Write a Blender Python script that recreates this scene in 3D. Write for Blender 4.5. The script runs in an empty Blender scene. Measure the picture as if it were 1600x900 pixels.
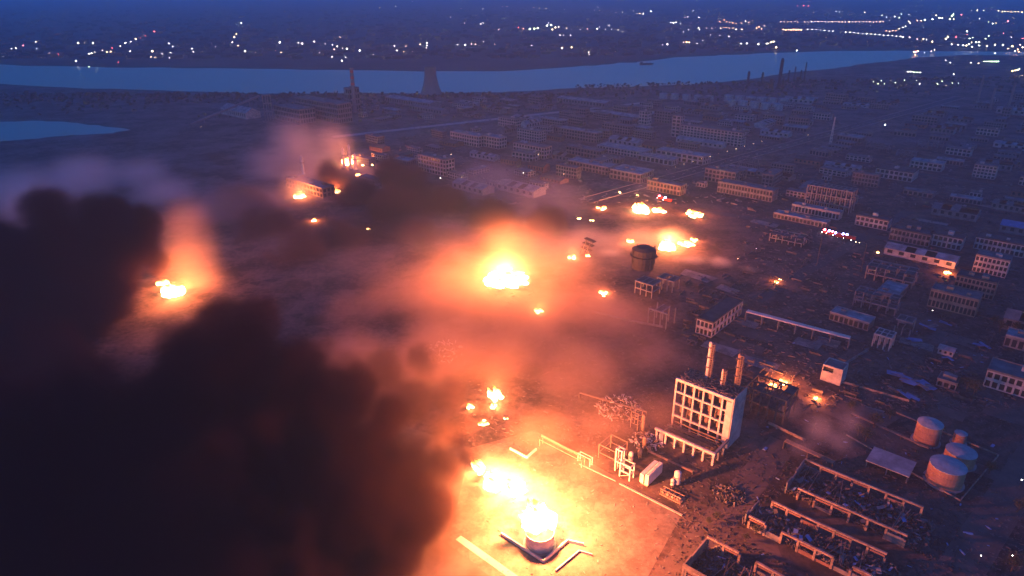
import bpy, bmesh, math, random, os
from mathutils import Vector, Matrix
R=math.radians
SC=bpy.context.scene; COL=SC.collection
# ---------------------------------------------------------------- camera
F_PX=1066.0; HORIZON=-20.0; CAM_H=180.0
PITCH=math.atan((450-HORIZON)/F_PX)
cam_data=bpy.data.cameras.new('camera'); cam=bpy.data.objects.new('camera',cam_data); COL.objects.link(cam)
cam.location=(0,0,CAM_H); cam.rotation_euler=(math.pi/2-PITCH,0,0)
cam_data.sensor_width=36; cam_data.lens=F_PX/1600*36; cam_data.clip_start=1; cam_data.clip_end=60000
SC.camera=cam
# ---------------------------------------------------------------- sky, sun, exposure
W=bpy.data.worlds.new('World'); SC.world=W; W.use_nodes=True
wn=W.node_tree; bgn=wn.nodes['Background']
sky=wn.nodes.new('ShaderNodeTexSky'); sky.sky_type='NISHITA'; sky.sun_disc=False
SUN_EL,SUN_ROT=1.0,200.0
sky.sun_elevation=R(SUN_EL); sky.sun_rotation=R(SUN_ROT); sky.ozone_density=6.0; sky.dust_density=0.3
tint=wn.nodes.new('ShaderNodeMix'); tint.data_type='RGBA'; tint.blend_type='MULTIPLY'; tint.inputs[0].default_value=1
wn.links.new(sky.outputs[0],tint.inputs[6]); tint.inputs[7].default_value=(0.68,1.98,2.2,1)
wn.links.new(tint.outputs[2],bgn.inputs[0]); bgn.inputs[1].default_value=0.15
sun_d=bpy.data.lights.new('sun','SUN'); sun_d.energy=0.02; sun_d.angle=R(20); sun_d.color=(0.6,0.75,1.0)
sun=bpy.data.objects.new('sun',sun_d); COL.objects.link(sun)
sun.rotation_euler=(R(80),0,R(180-SUN_ROT))
vs=SC.view_settings; vs.view_transform='Standard'; vs.look='None'; vs.exposure=1.58; vs.gamma=1; vs.use_curve_mapping=False
HAZE=0.00016
cy=SC.cycles
cy.use_denoising=True; cy.max_bounces=5; cy.diffuse_bounces=2; cy.glossy_bounces=2; cy.transmission_bounces=1
cy.volume_bounces=1; cy.transparent_max_bounces=12; cy.volume_step_rate=4.0; cy.volume_max_steps=256
cy.sample_clamp_indirect=4; cy.use_light_tree=True; cy.caustics_reflective=False; cy.caustics_refractive=False
# ---------------------------------------------------------------- pixel helpers
_c,_s=math.cos(PITCH),math.sin(PITCH)
def ray(x,y):
    u=(x-800)/F_PX; v=-(y-450)/F_PX
    return Vector((u,_c+v*_s,-_s+v*_c))
def gp(x,y,z=0.0):
    d=ray(x,y); return Vector((0,0,CAM_H))+d*((z-CAM_H)/d.z)
def at(x,y,Y):
    d=ray(x,y); return Vector((0,0,CAM_H))+d*(Y/d.y)
def pxsize(p):            # metres per photo pixel at a point
    d=(Vector(p)-Vector((0,0,CAM_H))); depth=d.y*_c-d.z*_s
    return depth/F_PX
def tag(o,label=None,cat=None,group=None,kind=None):
    if label:o['label']=label
    if cat:o['category']=cat
    if group:o['group']=group
    if kind:o['kind']=kind
    return o
# ---------------------------------------------------------------- materials
def mat(name,col,rough=0.8,noise=0.0,scale=0.2,metal=0,dark=None,bump=0,spec=0.3,fine=0):
    m=bpy.data.materials.new(name); m.use_nodes=True; nt=m.node_tree; b=nt.nodes['Principled BSDF']
    b.inputs['Roughness'].default_value=rough; b.inputs['Metallic'].default_value=metal; b.inputs['Specular IOR Level'].default_value=spec
    if noise:
        tc=nt.nodes.new('ShaderNodeTexCoord'); n=nt.nodes.new('ShaderNodeTexNoise'); n.inputs['Scale'].default_value=scale; n.inputs['Detail'].default_value=6; n.inputs['Roughness'].default_value=.65
        nt.links.new(tc.outputs['Object'],n.inputs['Vector'])
        r=nt.nodes.new('ShaderNodeValToRGB'); r.color_ramp.elements[0].position=.35; r.color_ramp.elements[1].position=.68
        d=dark or tuple(c*(1-noise) for c in col)
        r.color_ramp.elements[0].color=(*d,1); r.color_ramp.elements[1].color=(*col,1)
        fac=n.outputs['Fac']
        if fine:
            n2=nt.nodes.new('ShaderNodeTexNoise'); n2.inputs['Scale'].default_value=fine; n2.inputs['Detail'].default_value=5; n2.inputs['Roughness'].default_value=.75; nt.links.new(tc.outputs['Object'],n2.inputs['Vector'])
            vo=nt.nodes.new('ShaderNodeTexVoronoi'); vo.inputs['Scale'].default_value=fine*.35; nt.links.new(tc.outputs['Object'],vo.inputs['Vector'])
            a1=nt.nodes.new('ShaderNodeMath'); a1.operation='MULTIPLY_ADD'; nt.links.new(n2.outputs['Fac'],a1.inputs[0]); a1.inputs[1].default_value=.75; a1.inputs[2].default_value=-.45
            a2=nt.nodes.new('ShaderNodeMath'); a2.operation='ADD'; nt.links.new(n.outputs['Fac'],a2.inputs[0]); nt.links.new(a1.outputs[0],a2.inputs[1])
            sp=nt.nodes.new('ShaderNodeSeparateColor'); nt.links.new(vo.outputs['Color'],sp.inputs[0])
            a3=nt.nodes.new('ShaderNodeMath'); a3.operation='MULTIPLY_ADD'; nt.links.new(sp.outputs[0],a3.inputs[0]); a3.inputs[1].default_value=.16; nt.links.new(a2.outputs[0],a3.inputs[2]); fac=a3.outputs[0]
        nt.links.new(fac,r.inputs[0]); nt.links.new(r.outputs[0],b.inputs['Base Color'])
        if bump:
            bp=nt.nodes.new('ShaderNodeBump'); bp.inputs['Strength'].default_value=bump; nt.links.new(n.outputs['Fac'],bp.inputs['Height']); nt.links.new(bp.outputs[0],b.inputs['Normal'])
    else: b.inputs['Base Color'].default_value=(*col,1)
    return m
def emit(name,col,st,sampling=False):
    m=bpy.data.materials.new(name); m.use_nodes=True; nt=m.node_tree; nt.nodes.remove(nt.nodes['Principled BSDF'])
    e=nt.nodes.new('ShaderNodeEmission'); e.inputs[0].default_value=(*col,1); e.inputs[1].default_value=st
    nt.links.new(e.outputs[0],nt.nodes['Material Output'].inputs[0])
    if not sampling: m.cycles.emission_sampling='NONE'
    return m
def mesh_obj(name,verts,faces,m,parent=None,smooth=False):
    me=bpy.data.meshes.new(name); me.from_pydata(verts,[],faces); me.update()
    if m: me.materials.append(m)
    if smooth:
        me.polygons.foreach_set('use_smooth',[True]*len(me.polygons))
    o=bpy.data.objects.new(name,me); COL.objects.link(o)
    if parent:o.parent=parent
    return o
# ---------------------------------------------------------------- smoke (real volumes: one grid of density for each plume)
def smoke_material(name,col,dens,aniso=0.0):
    m=bpy.data.materials.new(name); m.use_nodes=True; nt=m.node_tree; nt.nodes.remove(nt.nodes['Principled BSDF'])
    v=nt.nodes.new('ShaderNodeVolumePrincipled'); v.inputs['Color'].default_value=(*col,1); v.inputs['Density'].default_value=dens
    v.inputs['Anisotropy'].default_value=aniso; v.inputs['Density Attribute'].default_value='density'
    v.inputs['Absorption Color'].default_value=(0,0,0,1)
    nt.links.new(v.outputs[0],nt.nodes['Material Output'].inputs['Volume'])
    return m
def smoke(name,label,blobs,m,voxel,amp=.5,nscale=30.,soft=.25,seed=0,detail=4,group=None):
    """blobs: (centre, radius, squash_z). density = smooth step of the union of the blobs, broken up by noise"""
    lo=[min(b[0][i]-b[1]*(b[2] if i==2 else 1)*1.35 for b in blobs) for i in range(3)]
    hi=[max(b[0][i]+b[1]*(b[2] if i==2 else 1)*1.35 for b in blobs) for i in range(3)]
    lo[2]=max(lo[2],0.5)
    g=bpy.data.node_groups.new(name,'GeometryNodeTree')
    g.interface.new_socket('Geometry',in_out='INPUT',socket_type='NodeSocketGeometry')
    g.interface.new_socket('Geometry',in_out='OUTPUT',socket_type='NodeSocketGeometry')
    N=g.nodes.new; L=g.links.new
    out=N('NodeGroupOutput'); vc=N('GeometryNodeVolumeCube'); pos=N('GeometryNodeInputPosition')
    def sm(op,a,b=None,c=None):
        n=N('ShaderNodeMath'); n.operation=op
        for i,x in enumerate((a,b,c)):
            if x is None: continue
            if isinstance(x,(int,float)): n.inputs[i].default_value=x
            else: L(x,n.inputs[i])
        return n.outputs[0]
    # billowing noise shifts the sampling position as well as the level
    nz=N('ShaderNodeTexNoise'); nz.inputs['Scale'].default_value=1/nscale; nz.inputs['Detail'].default_value=detail; nz.inputs['Roughness'].default_value=.58
    off=N('ShaderNodeVectorMath'); off.operation='ADD'; L(pos.outputs[0],off.inputs[0]); off.inputs[1].default_value=(seed*137.3,seed*71.7,seed*31.1)
    L(off.outputs[0],nz.inputs['Vector'])
    field=None
    for c,r,sq in blobs:
        sub=N('ShaderNodeVectorMath'); sub.operation='SUBTRACT'; L(pos.outputs[0],sub.inputs[0]); sub.inputs[1].default_value=tuple(c)
        mu=N('ShaderNodeVectorMath'); mu.operation='MULTIPLY'; L(sub.outputs[0],mu.inputs[0]); mu.inputs[1].default_value=(1/r,1/r,1/(r*sq))
        ln=N('ShaderNodeVectorMath'); ln.operation='LENGTH'; L(mu.outputs[0],ln.inputs[0])
        f=sm('SUBTRACT',1.0,ln.outputs['Value'])
        field=f if field is None else sm('SMOOTH_MAX',field,f,.25)
    lvl=sm('ADD',field,sm('MULTIPLY',sm('SUBTRACT',nz.outputs['Fac'],.5),amp*2))
    mr=N('ShaderNodeMapRange'); mr.interpolation_type='SMOOTHSTEP'; L(lvl,mr.inputs['Value'])
    mr.inputs['From Min'].default_value=0; mr.inputs['From Max'].default_value=soft
    L(mr.outputs[0],vc.inputs['Density'])
    vc.inputs['Min'].default_value=lo; vc.inputs['Max'].default_value=hi
    for i,a in enumerate('XYZ'): vc.inputs['Resolution '+a].default_value=max(8,int((hi[i]-lo[i])/voxel))
    st=N('GeometryNodeSetMaterial'); st.inputs['Material'].default_value=m
    L(vc.outputs[0],st.inputs[0]); L(st.outputs[0],out.inputs[0])
    vol=bpy.data.volumes.new(name); vol.materials.append(m); vol.render.step_size=0
    o=bpy.data.objects.new(name,vol); COL.objects.link(o)
    md=o.modifiers.new('density','NODES'); md.node_group=g
    tag(o,label,'smoke',group,'stuff')
    return o
def fire_light(o,p,power,rad=2.0,col=(1,.42,.13)):
    l=bpy.data.lights.new('fire_light','POINT'); l.energy=power; l.color=col; l.shadow_soft_size=rad
    q=bpy.data.objects.new('fire_light',l); COL.objects.link(q); q.location=p
    if o: q.parent=o
    return q
def pb(px,py,Y,rpx,sq=1.0):     # a blob seen at a pixel, at distance Y, of a radius in photo pixels
    p=at(px,py,Y); return (p,rpx*pxsize(p),sq)
# ---------------------------------------------------------------- mesh builder
class MB:
    def __init__(s): s.v=[]; s.f=[]
    def box(s,x0,x1,y0,y1,z0,z1):
        n=len(s.v); s.v+=[(x,y,z) for z in (z0,z1) for x,y in ((x0,y0),(x1,y0),(x1,y1),(x0,y1))]
        s.f+=[tuple(n+i for i in q) for q in ((3,2,1,0),(4,5,6,7),(0,1,5,4),(1,2,6,5),(2,3,7,6),(3,0,4,7))]; return s
    def obox(s,c,sz,rz=0,tilt=0,roll=0):          # oriented box, centre c
        M=Matrix.Rotation(rz,3,'Z')@Matrix.Rotation(tilt,3,'Y')@Matrix.Rotation(roll,3,'X'); c=Vector(c); n=len(s.v)
        for z in (-.5,.5):
            for x,y in ((-.5,-.5),(.5,-.5),(.5,.5),(-.5,.5)): s.v.append(tuple(c+M@Vector((x*sz[0],y*sz[1],z*sz[2]))))
        s.f+=[tuple(n+i for i in q) for q in ((3,2,1,0),(4,5,6,7),(0,1,5,4),(1,2,6,5),(2,3,7,6),(3,0,4,7))]; return s
    def bar(s,a,b,w,h=None):                      # beam between two points
        a=Vector(a); b=Vector(b); d=b-a; L=d.length
        if L<1e-6: return s
        rz=math.atan2(d.y,d.x); t=-math.asin(max(-1,min(1,d.z/L)))
        return s.obox((a+b)/2,(L,w,h or w),rz,t)
    def lathe(s,c,prof,n=16,cap=True):            # profile [(r,z)]
        b=len(s.v); c=Vector(c)
        for r,z in prof:
            for k in range(n):
                a=2*math.pi*k/n; s.v.append((c.x+r*math.cos(a),c.y+r*math.sin(a),c.z+z))
        for i in range(len(prof)-1):
            for k in range(n): s.f.append((b+i*n+k,b+i*n+(k+1)%n,b+(i+1)*n+(k+1)%n,b+(i+1)*n+k))
        if cap:
            s.f.append(tuple(b+k for k in range(n))[::-1]); s.f.append(tuple(b+(len(prof)-1)*n+k for k in range(n)))
        return s
    def tube(s,a,b,r,n=8,r2=None):
        a=Vector(a); b=Vector(b); d=(b-a).normalized(); u=d.orthogonal().normalized(); w=d.cross(u); i=len(s.v); r2=r if r2 is None else r2
        for p,rr in ((a,r),(b,r2)):
            for k in range(n):
                t=2*math.pi*k/n; s.v.append(tuple(p+u*rr*math.cos(t)+w*rr*math.sin(t)))
        for k in range(n): s.f.append((i+k,i+(k+1)%n,i+n+(k+1)%n,i+n+k))
        s.f.append(tuple(i+k for k in range(n))[::-1]); s.f.append(tuple(i+n+k for k in range(n)))
        return s
    def build(s,name,m,parent=None,kind=None,smooth=False):
        o=mesh_obj(name,s.v,s.f,m,parent,smooth)
        if kind:o['kind']=kind
        return o
def empty(name,loc,rz=0,label=None,cat=None,group=None):
    o=bpy.data.objects.new(name,None); COL.objects.link(o); o.location=loc; o.rotation_euler=(0,0,rz); o.empty_display_size=.5
    return tag(o,label,cat,group)
KIDS={}
def copy_tree(o,parent=None):
    c=o.copy(); COL.objects.link(c); c.parent=parent
    for ch in o.children: copy_tree(ch,c)
    return c
ANG_A=R(-41)                      # the street grid: facades run down to the right, ends up to the right
def span(x,y,xr,ang=ANG_A,z=0):   # length along the grid from a ground pixel until pixel column xr
    p=gp(x,y,z); d=Vector((math.cos(ang),math.sin(ang),0)); lo,hi=0,600
    def col(t):
        q=p+d*t-Vector((0,0,CAM_H)); return 800+F_PX*q.x/(q.y*_c-q.z*_s)
    s=1 if xr>x else -1
    for _ in range(40):
        m=(lo+hi)/2
        if (col(m*s)-xr)*s<0: lo=m
        else: hi=m
    return p,lo
rnd=random.Random(7)
# ---------------------------------------------------------------- materials
M={}
M['ground']=mat('ground',(.115,.105,.105),.95,.75,.022,fine=.16)
M['works']=mat('scorched_works_ground',(.105,.076,.066),.95,.78,.04,bump=.3,fine=.35)
M['far_land']=mat('far_land',(.05,.055,.06),.95,.6,.004)
M['yard']=mat('yard_concrete',(.15,.122,.105),.9,.5,.11,bump=.25,fine=.5)
M['soil']=mat('bare_soil',(.12,.10,.085),.95,.5,.07,bump=.3)
M['asphalt']=mat('asphalt',(.055,.055,.06),.85,.35,.12)
M['pale_road']=mat('pale_concrete_road',(.30,.30,.30),.85,.3,.05)
M['line']=mat('road_paint',(.6,.6,.58),.8)
M['kerb']=mat('kerb_concrete',(.28,.26,.25),.85,.25,.4)
M['water']=mat('river_water',(.13,.10,.085),.3,.2,.004,spec=.4)
M['white_wall']=mat('white_render',(.40,.39,.39),.85,.5,.25)
M['grey_wall']=mat('grey_render',(.20,.2,.21),.9,.5,.25)
M['tan_wall']=mat('tan_render',(.27,.22,.17),.9,.5,.25)
M['brick']=mat('brick_wall',(.24,.14,.11),.9,.4,.3)
M['pale_roof']=mat('pale_roof',(.30,.31,.33),.85,.6,.15)
M['grey_roof']=mat('grey_roof',(.16,.16,.17),.9,.5,.15)
M['dark_roof']=mat('dark_roof',(.075,.075,.08),.9,.5,.15)
M['blue_roof']=mat('blue_sheet_roof',(.10,.19,.42),.6,.45,.3)
M['concrete']=mat('concrete_frame',(.55,.52,.48),.85,.3,.35)
M['char']=mat('charred_concrete',(.10,.09,.085),.95,.6,.3)
M['glass']=mat('dark_glass',(.02,.022,.025),.25,spec=.5)
M['dark']=mat('interior_shade',(.03,.03,.03),.95)  # near-black colour standing in for the shade inside buildings
M['steel']=mat('rusted_steel',(.26,.19,.15),.7,.5,.6)
M['pale_steel']=mat('pale_painted_steel',(.6,.58,.55),.55,.3,.4)
M['tank_paint']=mat('tank_paint',(.5,.46,.43),.6,.35,.25)
M['tank_roof']=mat('tank_roof',(.34,.36,.38),.8,.4,.25)
M['rust_tank']=mat('rust_tank',(.36,.2,.14),.7,.35,.25)
M['sooty_concrete']=mat('sooty_concrete',(.34,.27,.22),.9,.65,.5)
M['dusty_road']=mat('dusty_road',(.115,.09,.08),.92,.45,.13,bump=.2)
M['dark_debris']=mat('dark_debris',(.13,.115,.115),.9,.7,.3)
M['pad']=mat('pale_pad',(.22,.21,.2),.92,.55,.12,fine=.6)
M['soot']=mat('soot_steel',(.05,.045,.045),.9,.4,.5)
M['leaf']=mat('leaf',(.05,.06,.035),.9,.4,.5)
M['bark']=mat('bark',(.07,.055,.045),.9,.3,.8)
M['tower']=mat('cooling_tower_concrete',(.20,.19,.19),.9,.3,.03)
M['red_band']=mat('red_band_paint',(.35,.08,.06),.8)
M['debris']=mat('debris',(.22,.205,.2),.9,.75,.2)
M['blue_scrap']=mat('blue_sheet_scrap',(.14,.25,.5),.6,.3,.5)
M['truck_red']=mat('fire_engine_red',(.4,.03,.02),.4)
M['tyre']=mat('tyre_rubber',(.02,.02,.02),.9)
# ---------------------------------------------------------------- ground, far land, river, roads
def sheet(name,pts,z,m,kind='structure'):
    o=mesh_obj(name,[(p[0],p[1],z) for p in pts],[tuple(range(len(pts)))],m)
    return tag(o,kind=kind)
sheet('ground',[(-9000,-400),(9000,-400),(9000,14000),(-9000,14000)],0,M['ground'])
sheet('works_ground',[(-700,60),(60,60),(520,60),(900,420),(820,900),(420,820),(60,620),(-700,560)],.012,M['works'])
def pxs(l): return [gp(x,y) for x,y in l]
far_b=[(-250,95),(-100,98),(0,101),(100,104),(250,106),(400,108),(560,110),(660,112),(780,111),(860,107),(930,102),(960,99),(1000,97),(1060,90),(1130,86),(1200,83),(1300,80),(1400,79),(1500,80),(1750,83)]
near_b=[(1750,88),(1500,86),(1430,90),(1395,95),(1350,100),(1300,107),(1240,113),(1160,125),(1080,132),(1000,135),(900,138),(800,143),(700,146),(560,146),(400,146),(250,141),(100,137),(0,131),(-100,128),(-250,124)]
def densify(poly,k=4,j=0,seed=1):
    r=random.Random(seed); out=[]
    for a,b in zip(poly,poly[1:]):
        for i in range(k):
            t=i/k; p=a.lerp(b,t); out.append(p+Vector((r.uniform(-j,j),r.uniform(-j,j),0)))
    return out+[poly[-1]]
fb=densify(pxs(far_b),4,9,2); nb=densify(pxs(near_b),4,5,3)
ft=[p for p in pxs([(1750,83)])]
o=sheet('far_land',[p for p in reversed(fb)]+[Vector((-8800,2000,0)),Vector((-8800,13900,0)),Vector((8800,13900,0)),Vector((8800,2500,0))],.05,M['far_land'])
sheet('river',list(reversed(nb))+list(reversed(fb)),.10,M['water'])
sheet('lagoon_water',densify(pxs([(-120,193),(0,190),(60,189),(110,191),(150,196),(205,203),(165,209),(110,211),(60,216),(0,221),(-120,226)]),4,3,4),.06,M['water'])
def strip(name,a,b,w,m,z):
    a=Vector(a); b=Vector(b); d=(b-a).normalized(); n=Vector((-d.y,d.x,0))*w/2
    return sheet(name,[a-n,b-n,b+n,a+n],z,m)
strip('pale_road',gp(520,214),gp(1010,160),13,M['pale_road'],.04)
RA,RB=gp(915,314),gp(1500,152)
strip('straight_road',RA,RB,15,M['asphalt'],.05)
rd=(RB-RA).normalized(); rn=Vector((-rd.y,rd.x,0))
for s in (-1,1):
    mb=MB(); mb.bar(RA+rn*s*8.2+Vector((0,0,.25)),RB+rn*s*8.2+Vector((0,0,.2)),.5,.6); tag(mb.build('road_kerb',M['kerb']),kind='structure')
mb=MB()
for k in range(40):
    p=RA+rd*(k*18+4); mb.bar(p+Vector((0,0,.06)),p+rd*6+Vector((0,0,.06)),.35,.01)
tag(mb.build('lane_marking',M['line']),kind='structure')
# near roads following the grid
strip('service_road',gp(1455,960),gp(1690,600),13,M['dusty_road'],.045)
strip('cross_road',gp(1040,915),gp(1225,690),12,M['dusty_road'],.045)
strip('plant_road',gp(1190,600),gp(1600,760),8,M['dusty_road'],.04)
strip('works_road',gp(1180,470),gp(1420,330),9,M['asphalt'],.04)
strip('works_road',gp(1100,330),gp(1700,420),9,M['asphalt'],.042)
strip('works_road',gp(1300,250),gp(1750,320),9,M['asphalt'],.042)
# yard of the burning tank
YA=[gp(735,700),gp(835,672),gp(1065,805),gp(1010,905),gp(880,990),gp(700,850)]
sheet('tank_yard',YA,.03,M['yard'])
sheet('bare_lot',[gp(560,640),gp(735,700),gp(700,850),gp(880,990),gp(560,990)],.02,M['soil'])
def kerbs(name,pts,w,h,m=None):
    mb=MB()
    for a,b in zip(pts,pts[1:]): mb.bar(Vector(a)+Vector((0,0,h/2)),Vector(b)+Vector((0,0,h/2)),w,h)
    return tag(mb.build(name,m or M['kerb']),kind='structure')
kerbs('yard_kerb',[gp(905,725),gp(962,752)],.6,.35); kerbs('yard_kerb',[gp(968,756),gp(1066,806)],.7,.5)
def wall(name,label,pts,w,h,m='concrete'):
    mb=MB(); b=Vector(pts[0])
    for p,q in zip(pts,pts[1:]): mb.bar(Vector(p)-b+Vector((0,0,h/2)),Vector(q)-b+Vector((0,0,h/2)),w,h)
    o=mb.build(name,M[m]); o.location=b; return tag(o,label,'wall')
wall('dike_wall','low concrete dike wall around the burning tank',[gp(783,836),gp(849,879),gp(887,847),gp(912,853)],.5,1.3)
strip('yard_path',gp(716,840),gp(845,932),2.6,M['pale_road'],.05)
wall('dike_wall','short low dike wall in the corner below the burning tank',[gp(868,893),gp(905,862),gp(925,868)],.4,.8)
wall('pit_wall','low L-shaped pit wall at the far corner of the tank yard',[gp(797,702),gp(823,716),gp(838,703)],.6,1.0)
wall('tank_farm_wall','long low dike wall around the rusty storage tanks',[gp(1322,680),gp(1500,783),gp(1560,712),gp(1400,645)],.4,.6,'sooty_concrete')
wall('boundary_wall','thin boundary wall crossing the smoky plain in the centre',[gp(925,488),gp(985,503),gp(1035,512)],.3,1.4,'grey_wall')
wall('boundary_wall','thin pale boundary wall below the pipe bridge',[gp(1315,598),gp(1420,628)],.3,1.2,'sooty_concrete')
wall('boundary_wall','pale boundary wall running up to the ruined white frame house',[gp(1317,572),gp(1357,548)],.35,1.8,'grey_wall')
wall('boundary_wall','long pale wall along the plant road left of the tanks',[gp(1200,662),gp(1258,690)],.4,1.3,'sooty_concrete')
wall('boundary_wall','low wall left of the charred pipe rack near the fire',[gp(846,682),gp(880,700),gp(905,712)],.4,1.2,'sooty_concrete')
# ---------------------------------------------------------------- buildings
WIN={}
def window_mesh(w,h):
    k=(round(w,1),round(h,1))
    if k not in WIN:
        mb=MB().box(-w/2,w/2,-.04,.04,0,h)
        me=bpy.data.meshes.new('window'); me.from_pydata(mb.v,[],mb.f); me.materials.append(M['glass']); WIN[k]=me
    return WIN[k]
def facade(wall_mb,L,h,floors,bays,fx,th=.45,sill=.34,pier=.30):
    """piers and bands with real openings; fx maps (along, out 0..1, z) boxes into the building"""
    fh=h/floors; bw=L/bays; op=[]
    for k in range(floors+1):
        z0=k*fh-(fh*.16 if k else 0); z1=k*fh+fh*sill*(.55 if k else .4)
        if k==floors: z1=h
        fx(wall_mb,0,L,max(z0,0),z1)
    for j in range(bays+1):
        w=bw*pier; x0=max(0,j*bw-w/2); x1=min(L,j*bw+w/2)
        for k in range(floors):
            fx(wall_mb,x0,x1,k*fh+fh*sill*(.55 if k else .4),(k+1)*fh-fh*.16)
    for k in range(floors):
        for j in range(bays): op.append(((j+.5)*bw,k*fh+fh*sill*(.55 if k else .4),bw*(1-pier),fh*(1-.16-sill*(.55 if k else .4))))
    return op
def block(name,label,cat,p,ang,L,D,h,floors,bays,wallm='white_wall',roofm='grey_roof',group=None,singles=True,lost=.35,ends=None,huts=2,seed=None):
    r=random.Random(seed if seed is not None else int(abs(p.x*7+p.y*13)))
    root=empty(name,p,ang,label,cat,group)
    w=MB(); th=.45
    f1=lambda mb,a,b,z0,z1: mb.box(a,b,0,th,z0,z1)
    op1=facade(w,L,h,floors,bays,f1)
    eb=ends or max(1,round(D/(L/bays)))
    f2=lambda mb,a,b,z0,z1: mb.box(L-th,L-.003,th+a*(D-th)/D,th+b*(D-th)/D,z0,z1)
    op2=facade(w,D,h,floors,eb,f2)
    f3=lambda mb,a,b,z0,z1: mb.box(.003,th,th+a*(D-th)/D,th+b*(D-th)/D,z0,z1)
    facade(w,D,h,floors,eb,f3)
    w.box(th,L-th,D-.3,D,0,h)
    w.build('wall',M[wallm],root)
    MB().box(th+.9,L-th-.9,th+.9,D-.5,0,h-.4).build('interior_shade_core',M['dark'],root)  # solid core, coloured near-black as the shade behind the openings
    rf=MB().box(.05,L-.05,.05,D-.05,h+.004,h+.3)
    for a in ((-.15,L+.15,-.15,.15),(-.15,L+.15,D-.15,D+.15),(-.15,.15,.15,D-.15),(L-.15,L+.15,.15,D-.15)): rf.box(*a,h+.1,h+1.0)
    ro=rf.build('roof',M[roofm],root)
    for k in range(huts):
        x=r.uniform(.08,.85)*L; y=r.uniform(.3,.6)*D; a=r.uniform(2,4)
        MB().box(x,min(x+a,L-.6),y,min(y+a,D-.6),h+.305,h+r.uniform(1.4,3)).build('roof_hut',M[wallm],ro)
    if singles:
        for (x,z,ww,hh) in op1:
            if r.random()<lost: continue
            o=bpy.data.objects.new('window',window_mesh(ww,hh)); COL.objects.link(o); o.parent=root; o.location=(x,.3,z)
        for (x,z,ww,hh) in op2:
            if r.random()<lost: continue
            o=bpy.data.objects.new('window',window_mesh(ww*(D-th)/D,hh)); COL.objects.link(o); o.parent=root; o.location=(L-.3,th+x*(D-th)/D,z); o.rotation_euler=(0,0,math.pi/2)
    else:
        g=MB()
        for (x,z,ww,hh) in op1: g.box(x-ww/2,x+ww/2,.27,.33,z,z+hh)
        g.build('window_rows',M['glass'],root,kind='stuff')
    return root
def shed(name,label,p,ang,L,D,h,rise,wallm,roofm,group=None,bays=6,cat='shed',holes=0.0,seed=1):
    r=random.Random(seed); root=empty(name,p,ang,label,cat,group); w=MB(); th=.35
    facade(w,L,h,1,bays,lambda mb,a,b,z0,z1: mb.box(a,b,0,th,z0,z1),sill=.9,pier=.55)
    w.box(0,L,D-th,D,0,h); 
    for x in (0,L-th):
        w.box(x+.002,x+th-.002,th,D-th,0,h)
        n=len(w.v); w.v+=[(x,0,h),(x,D,h),(x,D/2,h+rise),(x+th,0,h),(x+th,D,h),(x+th,D/2,h+rise)]; w.f+=[(n,n+2,n+1),(n+3,n+4,n+5),(n,n+3,n+5,n+2),(n+1,n+2,n+5,n+4),(n,n+1,n+4,n+3)]
    w.build('wall',M[wallm],root)
    MB().box(th+.5,L-th-.5,th+.6,D-th-.1,0,h-.5).build('interior_shade_core',M['dark'],root)  # dark core whose colour stands in for shade inside the shed
    rf=MB(); nb=max(3,int(L/6))
    for s in (0,1):
        for i in range(nb):
            if r.random()<holes: continue
            x0=L*i/nb-(.4 if i==0 else 0); x1=L*(i+1)/nb+(.4 if i==nb-1 else -.06)
            ya,yb=(-.5,D/2) if s==0 else (D+.5,D/2); za=h-.5*rise/(D/2)+.03; zb=h+rise+.03
            n=len(rf.v); rf.v+=[(x0,ya,za),(x1,ya,za),(x1,yb,zb),(x0,yb,zb),(x0,ya,za+.25),(x1,ya,za+.25),(x1,yb,zb+.25),(x0,yb,zb+.25)]
            q=((3,2,1,0),(4,5,6,7),(0,1,5,4),(1,2,6,5),(2,3,7,6),(3,0,4,7))
            rf.f+=[tuple(n+i for i in (f if s==0 else f[::-1])) for f in q]
    rf.build('roof',M[roofm],root)
    return root
def frame_ruin(name,label,p,ang,L,D,h,floors,bays,dbays,m='concrete',sec=.6,slabs=.6,lost=.1,seed=1,cat='building',group=None):
    r=random.Random(seed); root=empty(name,p,ang,label,cat,group); fh=h/floors; bw=L/bays; bd=D/dbays
    for j in range(bays+1):
        for k in range(dbays+1):
            top=h if r.random()>lost else fh*r.randint(1,floors)
            MB().box(j*bw-sec/2,j*bw+sec/2,k*bd-sec/2,k*bd+sec/2,0,top-.02).build('column',M[m],root)
    for f in range(1,floors+1):
        z=f*fh
        for k in range(dbays+1):
            if r.random()<lost*.6: continue
            MB().box(-sec/2-.05,L+sec/2+.05,k*bd-sec/2-.06,k*bd+sec/2+.06,z-.8,z).build('beam',M[m],root)
        for j in range(bays+1):
            if r.random()<lost: continue
            MB().box(j*bw-sec/2+.03,j*bw+sec/2-.03,sec/2+.07,D-sec/2-.07,z-.78,z-.03).build('beam',M[m],root)
        for j in range(bays):
            for k in range(dbays):
                if r.random()<slabs: MB().box(j*bw+sec/2+.02,(j+1)*bw-sec/2-.02,k*bd+sec/2+.1,(k+1)*bd-sec/2-.1,z-.3,z-.04).build('floor_slab',M['char'],root)
    return root
def place(x,y,xr,ang=ANG_A): return span(x,y,xr,ang)
HAND=[]                                   # footprints already taken (centre, radius)
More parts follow.
